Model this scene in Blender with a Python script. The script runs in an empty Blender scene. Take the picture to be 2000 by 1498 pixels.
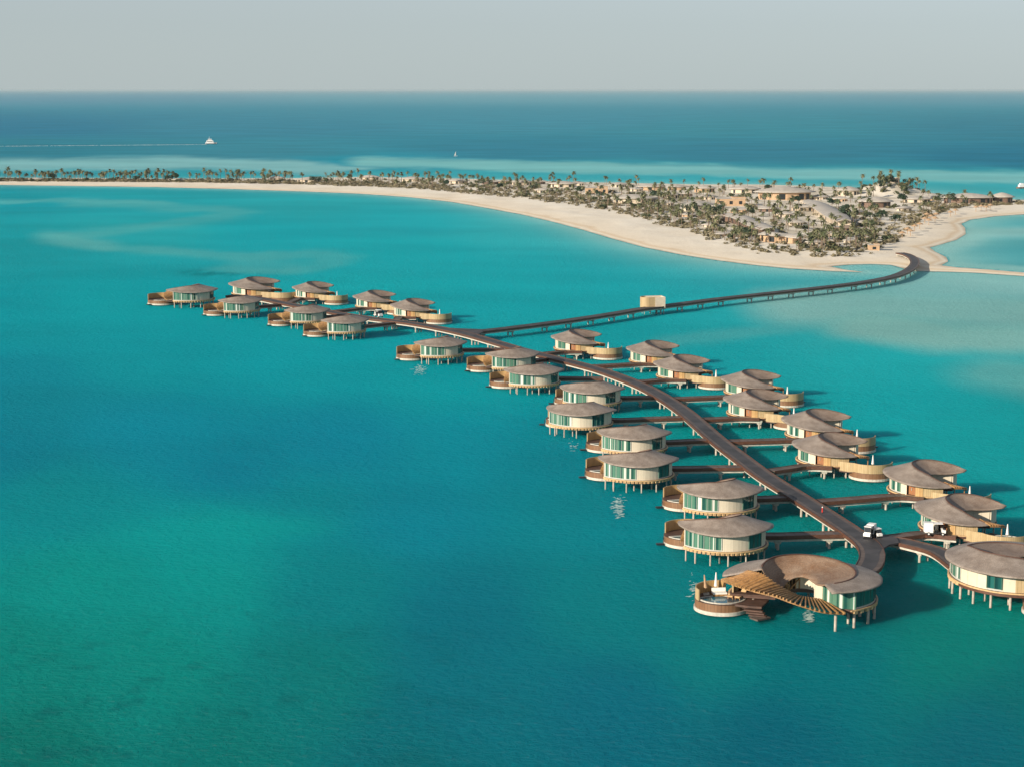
import bpy, math, random
import numpy as np
from math import sin, cos, tan, atan2, radians, pi, sqrt, hypot

random.seed(7)
rng = np.random.default_rng(7)
scene = bpy.context.scene
col = scene.collection

# ------------------------------------------------------------------ camera, world, sun
H = 80.0
F = 3600.0                      # focal length in photograph pixels (2000 wide)
HORIZON = 175.5
PITCH = math.atan((749 - HORIZON) / F)
CP, SP = cos(PITCH), sin(PITCH)

cam_data = bpy.data.cameras.new("camera")
cam = bpy.data.objects.new("camera", cam_data)
col.objects.link(cam)
cam_data.sensor_width = 36.0
cam_data.lens = 36.0 * F / 2000.0
cam_data.clip_start = 1.0
cam_data.clip_end = 400000.0
cam.location = (0, 0, H)
cam.rotation_euler = (pi / 2 - PITCH, 0, 0)
scene.camera = cam

SUN_AZ, SUN_EL = 52.0, 19.0     # degrees: azimuth left of straight behind the camera
world = bpy.data.worlds.new("World")
scene.world = world
world.use_nodes = True
wt = world.node_tree
wt.nodes.clear()
sky = wt.nodes.new("ShaderNodeTexSky")
sky.sky_type = 'NISHITA'
sky.sun_disc = False
sky.sun_elevation = radians(SUN_EL)
sky.sun_rotation = radians(180 + SUN_AZ)
sky.air_density = 1.0
sky.dust_density = 0.3
sky.ozone_density = 6.0
hsv = wt.nodes.new("ShaderNodeHueSaturation")
hsv.inputs["Saturation"].default_value = 0.32
bg = wt.nodes.new("ShaderNodeBackground")
bg.inputs["Strength"].default_value = 0.078
wo = wt.nodes.new("ShaderNodeOutputWorld")
wt.links.new(sky.outputs[0], hsv.inputs["Color"])
tint = wt.nodes.new("ShaderNodeMix")
tint.data_type = 'RGBA'
tint.blend_type = 'MULTIPLY'
tint.inputs[0].default_value = 1.0
tint.inputs[7].default_value = (0.955, 1.01, 1.045, 1)
wt.links.new(hsv.outputs[0], tint.inputs[6])
geo_w = wt.nodes.new("ShaderNodeTexCoord")
sepw = wt.nodes.new("ShaderNodeSeparateXYZ")
wt.links.new(geo_w.outputs["Generated"], sepw.inputs[0])
mrw = wt.nodes.new("ShaderNodeMapRange")
mrw.inputs[1].default_value, mrw.inputs[2].default_value = 0.0, 0.16
mrw.inputs[3].default_value, mrw.inputs[4].default_value = 0.8, 0.0
wt.links.new(sepw.outputs[2], mrw.inputs[0])
band = wt.nodes.new("ShaderNodeMix")
band.data_type = 'RGBA'
band.inputs[7].default_value = (4.15, 4.80, 4.84, 1)
wt.links.new(mrw.outputs[0], band.inputs[0])
wt.links.new(tint.outputs[2], band.inputs[6])
wt.links.new(band.outputs[2], bg.inputs[0])
wt.links.new(bg.outputs[0], wo.inputs[0])

sun_data = bpy.data.lights.new("sun", 'SUN')
sun_data.energy = 4.8
sun_data.angle = radians(0.5)
sun_data.color = (1.0, 0.88, 0.72)
sun = bpy.data.objects.new("sun", sun_data)
col.objects.link(sun)
sun.rotation_euler = (radians(90 - SUN_EL), 0, radians(-SUN_AZ))
scene.view_settings.view_transform = 'Standard'
scene.view_settings.look = 'None'
scene.view_settings.gamma = 1.0
scene.view_settings.exposure = 0.55
scene.cycles.max_bounces = 6
scene.cycles.volume_bounces = 0


def P(px, py, z=0.0):
    """world point on the level z seen at pixel (px, py) of the 2000 x 1498 photograph"""
    dx, dv = px - 1000.0, py - 749.0
    d = (dx, F * CP - dv * SP, -F * SP - dv * CP)
    t = (z - H) / d[2]
    return (d[0] * t, d[1] * t, z)


def S(py):
    """pixels per metre at water level at row py"""
    return (py - HORIZON) * CP / H


def to_px(X, Y, Z=0.0):
    zz = Z - H
    fw = Y * CP - zz * SP
    up = Y * SP + zz * CP
    return 1000 + F * X / fw, 749 - F * up / fw


def srgb(r, g, b):
    f = lambda c: (c / 255 / 12.92) if c / 255 <= 0.04045 else ((c / 255 + 0.055) / 1.055) ** 2.4
    return (f(r), f(g), f(b))


# ------------------------------------------------------------------ materials
def new_mat(name):
    m = bpy.data.materials.new(name)
    m.use_nodes = True
    nt = m.node_tree
    return m, nt, nt.nodes["Principled BSDF"]


def N(nt, kind, **kw):
    n = nt.nodes.new(kind)
    for k, v in kw.items():
        if k in n.inputs:
            n.inputs[k].default_value = v
        else:
            setattr(n, k, v)
    return n


def mat(name, c, rough=0.7, var=0.18, scale=3.0, stretch=(1, 1, 1), bump=0.0, spec=0.5, c2=None, metal=0.0, detail=4):
    """base colour broken up by noise in object space"""
    m, nt, b = new_mat(name)
    tc = N(nt, "ShaderNodeTexCoord")
    mp = N(nt, "ShaderNodeMapping", Scale=stretch)
    nz = N(nt, "ShaderNodeTexNoise", Scale=scale, Detail=detail, Roughness=0.6)
    ramp = N(nt, "ShaderNodeValToRGB")
    ramp.color_ramp.elements[0].position = 0.3
    ramp.color_ramp.elements[1].position = 0.7
    lo = [x * (1 - var) for x in c]
    hi = [min(1, x * (1 + var)) for x in (c2 or c)]
    ramp.color_ramp.elements[0].color = (*lo, 1)
    ramp.color_ramp.elements[1].color = (*hi, 1)
    L = nt.links.new
    L(tc.outputs["Object"], mp.inputs[0])
    L(mp.outputs[0], nz.inputs["Vector"])
    L(nz.outputs[0], ramp.inputs[0])
    L(ramp.outputs[0], b.inputs["Base Color"])
    b.inputs["Roughness"].default_value = rough
    b.inputs["Specular IOR Level"].default_value = spec
    b.inputs["Metallic"].default_value = metal
    if bump:
        bp = N(nt, "ShaderNodeBump", Strength=bump, Distance=0.05)
        L(nz.outputs[0], bp.inputs["Height"])
        L(bp.outputs[0], b.inputs["Normal"])
    return m


def plank_mat(name, c, c2, board=0.16, rough=0.6, var=0.5, joint=0.6):
    """vertical boards: the angle or the length round the wall steps the tone from board to board"""
    m, nt, b = new_mat(name)
    L = nt.links.new
    uv = N(nt, "ShaderNodeUVMap")
    sx = N(nt, "ShaderNodeSeparateXYZ")
    L(uv.outputs[0], sx.inputs[0])
    dv = N(nt, "ShaderNodeMath", operation='DIVIDE')
    dv.inputs[1].default_value = board
    L(sx.outputs[0], dv.inputs[0])
    fl = N(nt, "ShaderNodeMath", operation='FLOOR')
    L(dv.outputs[0], fl.inputs[0])
    wn = N(nt, "ShaderNodeTexWhiteNoise", noise_dimensions='1D')
    L(fl.outputs[0], wn.inputs["W"])
    nz = N(nt, "ShaderNodeTexNoise", Scale=1.2, Detail=3)
    tc = N(nt, "ShaderNodeTexCoord")
    L(tc.outputs["Object"], nz.inputs["Vector"])
    ad = N(nt, "ShaderNodeMath", operation='MULTIPLY_ADD')
    ad.inputs[1].default_value = var
    L(wn.outputs[0], ad.inputs[0])
    L(nz.outputs[0], ad.inputs[2])
    sb = N(nt, "ShaderNodeMath", operation='SUBTRACT')
    sb.inputs[1].default_value = 0.25
    L(ad.outputs[0], sb.inputs[0])
    mx = N(nt, "ShaderNodeMix", data_type='RGBA')
    mx.inputs[6].default_value = (*c, 1)
    mx.inputs[7].default_value = (*c2, 1)
    L(sb.outputs[0], mx.inputs[0])
    # joints between the boards
    fr = N(nt, "ShaderNodeMath", operation='FRACT')
    L(dv.outputs[0], fr.inputs[0])
    gt = N(nt, "ShaderNodeMath", operation='GREATER_THAN')
    gt.inputs[1].default_value = 0.88
    L(fr.outputs[0], gt.inputs[0])
    m2 = N(nt, "ShaderNodeMix", data_type='RGBA')
    m2.inputs[7].default_value = (*[x * 0.35 for x in c], 1)
    gm = N(nt, "ShaderNodeMath", operation='MULTIPLY')
    gm.inputs[1].default_value = joint
    L(gt.outputs[0], gm.inputs[0])
    L(gm.outputs[0], m2.inputs[0])
    L(mx.outputs[2], m2.inputs[6])
    L(m2.outputs[2], b.inputs["Base Color"])
    b.inputs["Roughness"].default_value = rough
    return m


def roof_mat(name='weathered_shingle', lo=(0.19, 0.15, 0.122, 1), hi=(0.32, 0.27, 0.23, 1)):
    m, nt, b = new_mat(name)
    L = nt.links.new
    tc = N(nt, "ShaderNodeTexCoord")
    n1 = N(nt, "ShaderNodeTexNoise", Scale=0.55, Detail=5, Roughness=0.65)
    n2 = N(nt, "ShaderNodeTexNoise", Scale=7.0, Detail=3, Roughness=0.7)
    L(tc.outputs["Object"], n1.inputs["Vector"])
    L(tc.outputs["Object"], n2.inputs["Vector"])
    r1 = N(nt, "ShaderNodeValToRGB")
    e = r1.color_ramp.elements
    e[0].position, e[0].color = 0.32, lo
    e[1].position, e[1].color = 0.68, hi
    L(n1.outputs[0], r1.inputs[0])
    r2 = N(nt, "ShaderNodeValToRGB")
    e = r2.color_ramp.elements
    e[0].position, e[0].color = 0.25, (0.60, 0.60, 0.62, 1)
    e[1].position, e[1].color = 0.75, (1.34, 1.32, 1.28, 1)
    L(n2.outputs[0], r2.inputs[0])
    mx = N(nt, "ShaderNodeMix", data_type='RGBA', blend_type='MULTIPLY')
    mx.inputs[0].default_value = 1.0
    L(r1.outputs[0], mx.inputs[6])
    L(r2.outputs[0], mx.inputs[7])
    # courses of shingles along the slope (v of the roof's own map)
    uv = N(nt, "ShaderNodeUVMap")
    wv = N(nt, "ShaderNodeTexWave", wave_type='BANDS', bands_direction='Y', wave_profile='SAW', Scale=0.9, Distortion=0.6)
    L(uv.outputs[0], wv.inputs["Vector"])
    r3 = N(nt, "ShaderNodeMath", operation='MULTIPLY_ADD')
    r3.inputs[1].default_value = 0.16
    r3.inputs[2].default_value = 0.92
    L(wv.outputs[1], r3.inputs[0])
    m3 = N(nt, "ShaderNodeVectorMath", operation='SCALE')
    L(mx.outputs[2], m3.inputs[0])
    L(r3.outputs[0], m3.inputs["Scale"])
    L(m3.outputs[0], b.inputs["Base Color"])
    b.inputs["Roughness"].default_value = 0.62
    b.inputs["Specular IOR Level"].default_value = 0.55
    bp = N(nt, "ShaderNodeBump", Strength=0.55, Distance=0.08)
    L(n2.outputs[0], bp.inputs["Height"])
    L(bp.outputs[0], b.inputs["Normal"])
    return m


def glass_mat(name, c, c2, rough=0.06):
    """green solar glass; the tone changes from pane to pane with the curtain behind it and painted sun glints"""
    m, nt, b = new_mat(name)
    L = nt.links.new
    uv = N(nt, "ShaderNodeUVMap")
    sx = N(nt, "ShaderNodeSeparateXYZ")
    L(uv.outputs[0], sx.inputs[0])
    nz = N(nt, "ShaderNodeTexNoise", noise_dimensions='1D', Scale=1.1, Detail=2)
    oi = N(nt, "ShaderNodeObjectInfo")
    sh = N(nt, "ShaderNodeMath", operation='MULTIPLY_ADD')
    sh.inputs[1].default_value = 90.0
    L(oi.outputs["Random"], sh.inputs[0])
    L(sx.outputs[0], sh.inputs[2])
    L(sh.outputs[0], nz.inputs["W"])
    rp = N(nt, "ShaderNodeValToRGB")
    rp.color_ramp.elements[0].position = 0.33
    rp.color_ramp.elements[1].position = 0.52
    rp.color_ramp.elements[0].color = (*c, 1)
    rp.color_ramp.elements[1].color = (*c2, 1)
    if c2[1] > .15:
        for p_, c_ in ((0.61, (*c2, 1)), (0.63, (0.62, 0.62, 0.56, 1))):  # near-white stops paint sun glints onto some panes
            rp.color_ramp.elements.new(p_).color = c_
    L(nz.outputs[0], rp.inputs[0])
    L(rp.outputs[0], b.inputs["Base Color"])
    b.inputs["Roughness"].default_value = rough
    b.inputs["IOR"].default_value = 1.6
    return m


M = {}
M['roof'] = roof_mat()
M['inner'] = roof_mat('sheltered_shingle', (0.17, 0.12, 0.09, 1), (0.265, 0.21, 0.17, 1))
M['inner_warm'] = roof_mat('unbleached_sunlit_shingle', (0.20, 0.11, 0.06, 1), (0.31, 0.225, 0.16, 1))  # less bleached bowl, with the sun's warmth also put into its colour
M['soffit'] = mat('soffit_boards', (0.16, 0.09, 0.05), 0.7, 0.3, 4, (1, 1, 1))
M['glass'] = glass_mat('green_glass', (0.012, 0.070, 0.055), (0.09, 0.20, 0.14))
M['glass_dark'] = glass_mat('dark_green_glass', (0.006, 0.04, 0.04), (0.02, 0.11, 0.10))
M['cream'] = plank_mat('cream_panel', (0.56, 0.49, 0.37), (0.66, 0.59, 0.46), 1.5, 0.6, 0.3, 0.22)
M['wood'] = plank_mat('golden_board', (0.36, 0.20, 0.07), (0.50, 0.32, 0.13), 0.35, 0.6, 0.6)
M['fence'] = plank_mat('pale_fence_board', (0.36, 0.25, 0.12), (0.47, 0.35, 0.19), 0.4, 0.65, 0.6)
M['gold'] = plank_mat('warm_gold_board', (0.46, 0.27, 0.10), (0.60, 0.40, 0.18), 0.35, 0.6, 0.5)
M['oak'] = mat('golden_oak', (0.235, 0.12, 0.042), 0.55, 0.3, 2.5, c2=(0.34, 0.185, 0.07))
M['door'] = mat('brown_door', (0.26, 0.10, 0.03), 0.5, 0.25, 2.0)
M['frame'] = mat('pale_frame', (0.42, 0.42, 0.37), 0.5, 0.1)
M['mull'] = mat('mullion', (0.05, 0.13, 0.10), 0.4, 0.1)
M['block'] = mat('joist_wood', (0.55, 0.36, 0.18), 0.6, 0.25, 3)
M['skirt'] = plank_mat('brown_skirt_board', (0.16, 0.075, 0.035), (0.24, 0.125, 0.06), 0.4, 0.6, 0.6)
M['red'] = mat('red_brown_board', (0.095, 0.040, 0.023), 0.55, 0.35, 1.4, (1, 1, 3))
M['deckwood'] = mat('dark_deck_board', (0.085, 0.045, 0.032), 0.6, 0.35, 1.2)
M['plank'] = plank_mat('walkway_plank', (0.080, 0.058, 0.047), (0.135, 0.100, 0.082), 1.8, 0.65, 0.7, 0.5)
M['asphalt'] = mat('dark_road', (0.036, 0.034, 0.037), 0.7, 0.4, 0.25, c2=(0.052, 0.048, 0.05))
M['conc'] = mat('pale_concrete', (0.50, 0.47, 0.40), 0.75, 0.2, 1.5)
M['pile'] = mat('pile_concrete', (0.38, 0.34, 0.28), 0.7, 0.25, 1.8)
M['white'] = mat('white_paint', (0.80, 0.79, 0.76), 0.4, 0.05)
M['canvas'] = mat('white_canvas', (0.78, 0.76, 0.70), 0.85, 0.08)
M['glint'] = mat('sun_glint', (0.42, 0.55, 0.52), 0.5, 0.1)  # pale tone of the modelled window sunlight on the water
M['black'] = mat('black_rubber', (0.02, 0.02, 0.022), 0.6, 0.2)
M['screen'] = mat('windscreen', (0.02, 0.025, 0.03), 0.08, 0.1)
M['redpaint'] = mat('red_paint', (0.55, 0.03, 0.02), 0.4, 0.1)
M['pool'] = mat('pool_water', (0.012, 0.12, 0.17), 0.05, 0.2, 1.5)
M['dark'] = mat('dark_opening', (0.015, 0.018, 0.02), 0.4, 0.1)
M['orange'] = mat('ochre_render', (0.46, 0.31, 0.19), 0.8, 0.12, 0.6)
M['paleroof'] = mat('bleached_shingle', (0.41, 0.375, 0.33), 0.7, 0.14, 0.3)
M['palewall'] = mat('pale_render', (0.56, 0.47, 0.36), 0.8, 0.12, 0.5)
M['brownwall'] = mat('brown_slat_wall', (0.16, 0.10, 0.07), 0.7, 0.3, 0.6)
M['thatch'] = mat('dry_thatch', (0.40, 0.26, 0.15), 0.9, 0.3, 1.5)
M['trunk'] = mat('palm_bark', (0.17, 0.12, 0.085), 0.9, 0.3, 2)


def leaf_mat(name, a, b2):
    m, nt, b = new_mat(name)
    L = nt.links.new
    oi = N(nt, "ShaderNodeObjectInfo")
    tc = N(nt, "ShaderNodeTexCoord")
    nz = N(nt, "ShaderNodeTexNoise", Scale=0.9, Detail=3)
    L(tc.outputs["Object"], nz.inputs["Vector"])
    ad = N(nt, "ShaderNodeMath", operation='MULTIPLY_ADD')
    ad.inputs[1].default_value = 0.7
    L(oi.outputs["Random"], ad.inputs[0])
    s2 = N(nt, "ShaderNodeMath", operation='SUBTRACT')
    s2.inputs[1].default_value = 0.35
    L(nz.outputs[0], s2.inputs[0])
    L(s2.outputs[0], ad.inputs[2])
    mx = N(nt, "ShaderNodeMix", data_type='RGBA')
    mx.inputs[6].default_value = (*a, 1)
    mx.inputs[7].default_value = (*b2, 1)
    mx.clamp_factor = True
    L(ad.outputs[0], mx.inputs[0])
    L(mx.outputs[2], b.inputs["Base Color"])
    b.inputs["Roughness"].default_value = 0.7
    return m


M['frond'] = leaf_mat('palm_frond', (0.070, 0.095, 0.040), (0.17, 0.165, 0.080))
M['leaf'] = leaf_mat('shrub_leaf', (0.05, 0.075, 0.032), (0.15, 0.14, 0.065))
M['tuft'] = leaf_mat('dune_plant_leaf', (0.16, 0.14, 0.075), (0.29, 0.24, 0.15))
M['darkleaf'] = leaf_mat('dark_tree_leaf', (0.025, 0.060, 0.032), (0.06, 0.09, 0.045))


# ------------------------------------------------------------------ mesh helpers
class MB:
    def __init__(s):
        s.v, s.f, s.uv = [], [], []

    def add(s, verts, faces, uvs=None):
        o = len(s.v)
        s.v += [tuple(p) for p in verts]
        s.f += [tuple(i + o for i in f) for f in faces]
        s.uv += list(uvs) if uvs else [(p[0] + p[1], p[2]) for p in verts]

    def box(s, c, size, rz=0.0, taper=1.0):
        hx, hy, hz = size[0] / 2, size[1] / 2, size[2] / 2
        ca, sa = cos(rz), sin(rz)
        vs = []
        for k in (-1, 1):
            t = taper if k == -1 else 1.0
            for i, j in ((-1, -1), (1, -1), (1, 1), (-1, 1)):
                x, y = i * hx * t, j * hy * t
                vs.append((c[0] + x * ca - y * sa, c[1] + x * sa + y * ca, c[2] + k * hz))
        s.add(vs, [(3, 2, 1, 0), (4, 5, 6, 7), (0, 1, 5, 4), (1, 2, 6, 5), (2, 3, 7, 6), (3, 0, 4, 7)])

    def bar(s, a, b, w, h):
        """beam of width w and height h from a to b"""
        dx, dy = b[0] - a[0], b[1] - a[1]
        l = hypot(dx, dy) or 1
        nx, ny = -dy / l * w / 2, dx / l * w / 2
        vs = []
        for p in (a, b):
            for q, zz in ((-1, -h / 2), (1, -h / 2), (1, h / 2), (-1, h / 2)):
                vs.append((p[0] + nx * q, p[1] + ny * q, p[2] + zz))
        s.add(vs, [(0, 1, 2, 3), (7, 6, 5, 4), (0, 4, 5, 1), (1, 5, 6, 2), (2, 6, 7, 3), (3, 7, 4, 0)])

    def cyl(s, c, r, z0, z1, n=10, r2=None, cap=True):
        r2 = r if r2 is None else r2
        vs = [(c[0] + r * cos(2 * pi * i / n), c[1] + r * sin(2 * pi * i / n), z0) for i in range(n)]
        vs += [(c[0] + r2 * cos(2 * pi * i / n), c[1] + r2 * sin(2 * pi * i / n), z1) for i in range(n)]
        uvs = [(r * 2 * pi * i / n, z0) for i in range(n)] + [(r * 2 * pi * i / n, z1) for i in range(n)]
        fs = [(i, (i + 1) % n, n + (i + 1) % n, n + i) for i in range(n)]
        if cap:
            fs += [tuple(range(n))[::-1], tuple(range(n, 2 * n))]
        s.add(vs, fs, uvs)

    def rod(s, a, b, r, n=6, r2=None):
        """round bar between two points"""
        r2 = r if r2 is None else r2
        d = np.array(b, float) - np.array(a, float)
        l = np.linalg.norm(d)
        d /= l
        q = np.array((0, 0, 1.0)) if abs(d[2]) < 0.9 else np.array((1.0, 0, 0))
        u = np.cross(d, q); u /= np.linalg.norm(u)
        w = np.cross(d, u)
        vs = []
        for p, rr in ((a, r), (b, r2)):
            for i in range(n):
                t = 2 * pi * i / n
                vs.append(tuple(np.array(p) + rr * (cos(t) * u + sin(t) * w)))
        fs = [(i, n + i, n + (i + 1) % n, (i + 1) % n) for i in range(n)]
        fs += [tuple(range(n)), tuple(range(n, 2 * n))[::-1]]
        s.add(vs, fs)

    def strip(s, pts, z0, z1, thick=0.15, closed=False):
        """upright wall along pts (x, y); z0 / z1 are numbers or lists; inner face offset by thick"""
        n = len(pts)
        z0 = [z0] * n if not hasattr(z0, '__len__') else z0
        z1 = [z1] * n if not hasattr(z1, '__len__') else z1
        nor = []
        for i in range(n):
            a = pts[max(0, i - 1)]
            b = pts[min(n - 1, i + 1)]
            l = hypot(b[0] - a[0], b[1] - a[1]) or 1
            nor.append((-(b[1] - a[1]) / l, (b[0] - a[0]) / l))
        vs, uvs = [], []
        L = 0
        for i in range(n):
            if i:
                L += hypot(pts[i][0] - pts[i - 1][0], pts[i][1] - pts[i - 1][1])
            x, y = pts[i]
            nx, ny = nor[i]
            vs += [(x, y, z0[i]), (x, y, z1[i]), (x + nx * thick, y + ny * thick, z1[i]), (x + nx * thick, y + ny * thick, z0[i])]
            uvs += [(L, z0[i]), (L, z1[i]), (L, z1[i]), (L, z0[i])]
        fs = []
        for i in range(n - 1):
            a, b = 4 * i, 4 * i + 4
            for k in range(4):
                fs.append((a + k, b + k, b + (k + 1) % 4, a + (k + 1) % 4))
        fs += [(0, 1, 2, 3), (4 * n - 1, 4 * n - 2, 4 * n - 3, 4 * n - 4)]
        s.add(vs, fs, uvs)

    def build(s, name, m, parent=None, smooth=False):
        me = bpy.data.meshes.new(name)
        me.from_pydata(s.v, [], s.f)
        uvl = me.uv_layers.new(name="UVMap")
        idx = np.empty(len(me.loops), dtype=np.int32)
        me.loops.foreach_get("vertex_index", idx)
        arr = np.array(s.uv, dtype=np.float32)[idx]
        uvl.data.foreach_set("uv", arr.ravel())
        me.materials.append(m)
        if smooth:
            me.polygons.foreach_set("use_smooth", [True] * len(me.polygons))
        me.validate()
        me.update()
        o = bpy.data.objects.new(name, me)
        col.objects.link(o)
        o.parent = parent
        return o


def fix_normals(o):
    import bmesh
    bm = bmesh.new()
    bm.from_mesh(o.data)
    bmesh.ops.recalc_face_normals(bm, faces=bm.faces)
    bm.to_mesh(o.data)
    bm.free()
    return o


def tag(o, label=None, cat=None, group=None, kind=None):
    if label: o["label"] = label
    if cat: o["category"] = cat
    if group: o["group"] = group
    if kind: o["kind"] = kind
    return o


def empty(name, loc=(0, 0, 0), rz=0.0, sc=(1, 1, 1)):
    o = bpy.data.objects.new(name, None)
    o.empty_display_size = 0.5
    col.objects.link(o)
    o.location = loc
    o.rotation_euler = (0, 0, rz)
    o.scale = sc
    return o


def copy_tree(o, parent=None):
    c = o.copy()
    col.objects.link(c)
    c.parent = parent
    for ch in list(o.children):
        copy_tree(ch, c)
    return c


def interp_keys(keys, t):
    """keys: list of (t, tuple); Catmull-Rom between them"""
    n = len(keys)
    if t <= keys[0][0]: return tuple(keys[0][1])
    if t >= keys[-1][0]: return tuple(keys[-1][1])
    for i in range(n - 1):
        if keys[i][0] <= t <= keys[i + 1][0]:
            break
    t0, t1 = keys[i][0], keys[i + 1][0]
    u = (t - t0) / (t1 - t0)
    p1, p2 = np.array(keys[i][1]), np.array(keys[i + 1][1])
    def slope(j):
        a, b = max(0, j - 1), min(n - 1, j + 1)
        return (np.array(keys[b][1]) - np.array(keys[a][1])) / (keys[b][0] - keys[a][0])
    m1, m2 = slope(i) * (t1 - t0), slope(i + 1) * (t1 - t0)
    r = (2 * u**3 - 3 * u**2 + 1) * p1 + (u**3 - 2 * u**2 + u) * m1 + (-2 * u**3 + 3 * u**2) * p2 + (u**3 - u**2) * m2
    return tuple(r)


def curve(pts, step):
    """smooth resample of a list of points"""
    d = [0]
    for a, b in zip(pts, pts[1:]):
        d.append(d[-1] + max(1e-6, sqrt(sum((p - q) ** 2 for p, q in zip(a, b)))))
    keys = list(zip(d, pts))
    n = max(2, int(d[-1] / step) + 1)
    return [interp_keys(keys, d[-1] * i / (n - 1)) for i in range(n)]


# ------------------------------------------------------------------ water
def vnoise(x, y, seed=0):
    """smooth value noise, numpy"""
    xi, yi = np.floor(x).astype(np.int64), np.floor(y).astype(np.int64)
    xf, yf = x - xi, y - yi
    u, v = xf * xf * (3 - 2 * xf), yf * yf * (3 - 2 * yf)
    def h(a, b):
        k = (a * 374761393 + b * 668265263 + seed * 144665) & 0x7fffffff
        k = ((k ^ (k >> 13)) * 1274126177) & 0x7fffffff
        return ((k ^ (k >> 16)) & 0xffff) / 65535.0
    return (h(xi, yi) * (1 - u) + h(xi + 1, yi) * u) * (1 - v) + (h(xi, yi + 1) * (1 - u) + h(xi + 1, yi + 1) * u) * v


def fbm(x, y, seed=0, oct=4):
    a, s, f = 0, 0.5, 1
    for k in range(oct):
        a = a + s * vnoise(x * f, y * f, seed + k)
        s *= 0.5
        f *= 2.03
    return a


# colour of the water over its bed: (photograph row/column of the place, colour)
WPTS = [
    (0, 190, 72, 128, 150), (1000, 190, 78, 140, 156), (2000, 190, 72, 132, 150),
    (0, 250, 38, 112, 140), (500, 250, 50, 124, 146), (1000, 240, 55, 130, 150), (1500, 250, 50, 130, 146), (2000, 250, 44, 118, 138),
    (0, 295, 40, 122, 140), (500, 300, 52, 130, 148), (1000, 295, 46, 124, 146), (1500, 300, 46, 122, 144), (2000, 310, 34, 112, 138),
    (0, 350, 50, 150, 160), (700, 322, 24, 142, 162), (700, 350, 60, 165, 172), (1100, 352, 52, 166, 176), (1500, 360, 52, 166, 176), (1900, 362, 52, 165, 172),
    (0, 390, 10, 148, 158), (0, 480, 12, 146, 152), (300, 385, 24, 156, 164), (600, 400, 30, 160, 166), (800, 430, 22, 160, 168),
    (300, 455, 28, 160, 164), (500, 455, 12, 156, 164), (800, 500, 14, 158, 164), (1000, 450, 36, 165, 170), (1200, 520, 18, 158, 165), (1450, 545, 24, 158, 165),
    (0, 620, 0, 140, 148), (250, 600, 0, 148, 154), (700, 580, 10, 156, 160), (950, 600, 8, 154, 160), (1150, 560, 14, 156, 162),
    (0, 760, 0, 124, 138), (300, 700, 0, 138, 146), (600, 720, 0, 146, 154), (850, 740, 0, 148, 154), (1150, 650, 8, 152, 156),
    (0, 880, 0, 116, 132), (300, 850, 0, 128, 146), (450, 930, 0, 118, 138), (650, 860, 0, 126, 146), (900, 880, 0, 134, 148), (1050, 900, 0, 126, 138),
    (100, 1000, 0, 126, 130), (450, 1030, 0, 142, 138), (600, 990, 0, 126, 134), (800, 1000, 0, 124, 140), (1150, 1020, 0, 124, 132),
    (150, 1150, 0, 138, 128), (400, 1150, 0, 142, 134), (650, 1150, 0, 122, 126), (900, 1200, 0, 108, 122), (1200, 1180, 0, 122, 126),
    (50, 1300, 0, 124, 112), (300, 1300, 0, 130, 118), (600, 1320, 0, 116, 112), (900, 1380, 0, 106, 118), (1200, 1380, 0, 102, 118), (1500, 1420, 0, 96, 112), (1900, 1450, 0, 100, 112),
    (50, 1480, 0, 108, 96), (400, 1480, 0, 112, 104), (800, 1490, 0, 104, 110),
    (1400, 1240, 0, 124, 122), (1600, 1280, 0, 112, 118), (1850, 1250, 0, 122, 112), (2000, 1350, 0, 108, 108),
    (1500, 640, 24, 158, 162), (1400, 700, 12, 154, 158), (1700, 720, 20, 160, 162), (1750, 800, 10, 155, 158), (1950, 900, 10, 148, 148), (1850, 860, 10, 152, 153),
    (1650, 620, 60, 165, 162), (1480, 860, 0, 130, 126), (1550, 1000, 0, 122, 116), (1280, 800, 0, 138, 136), (1650, 960, 0, 128, 124), (1760, 1110, 0, 112, 108), (1950, 1220, 0, 126, 112), (1900, 1000, 0, 140, 138),
    (-300, 500, 10, 146, 152), (-300, 900, 0, 114, 130), (-300, 1300, 0, 112, 104), (2300, 700, 60, 160, 158), (2300, 1200, 0, 120, 116),
    (2000, 480, 50, 152, 160), (1900, 500, 40, 150, 160),
]
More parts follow.
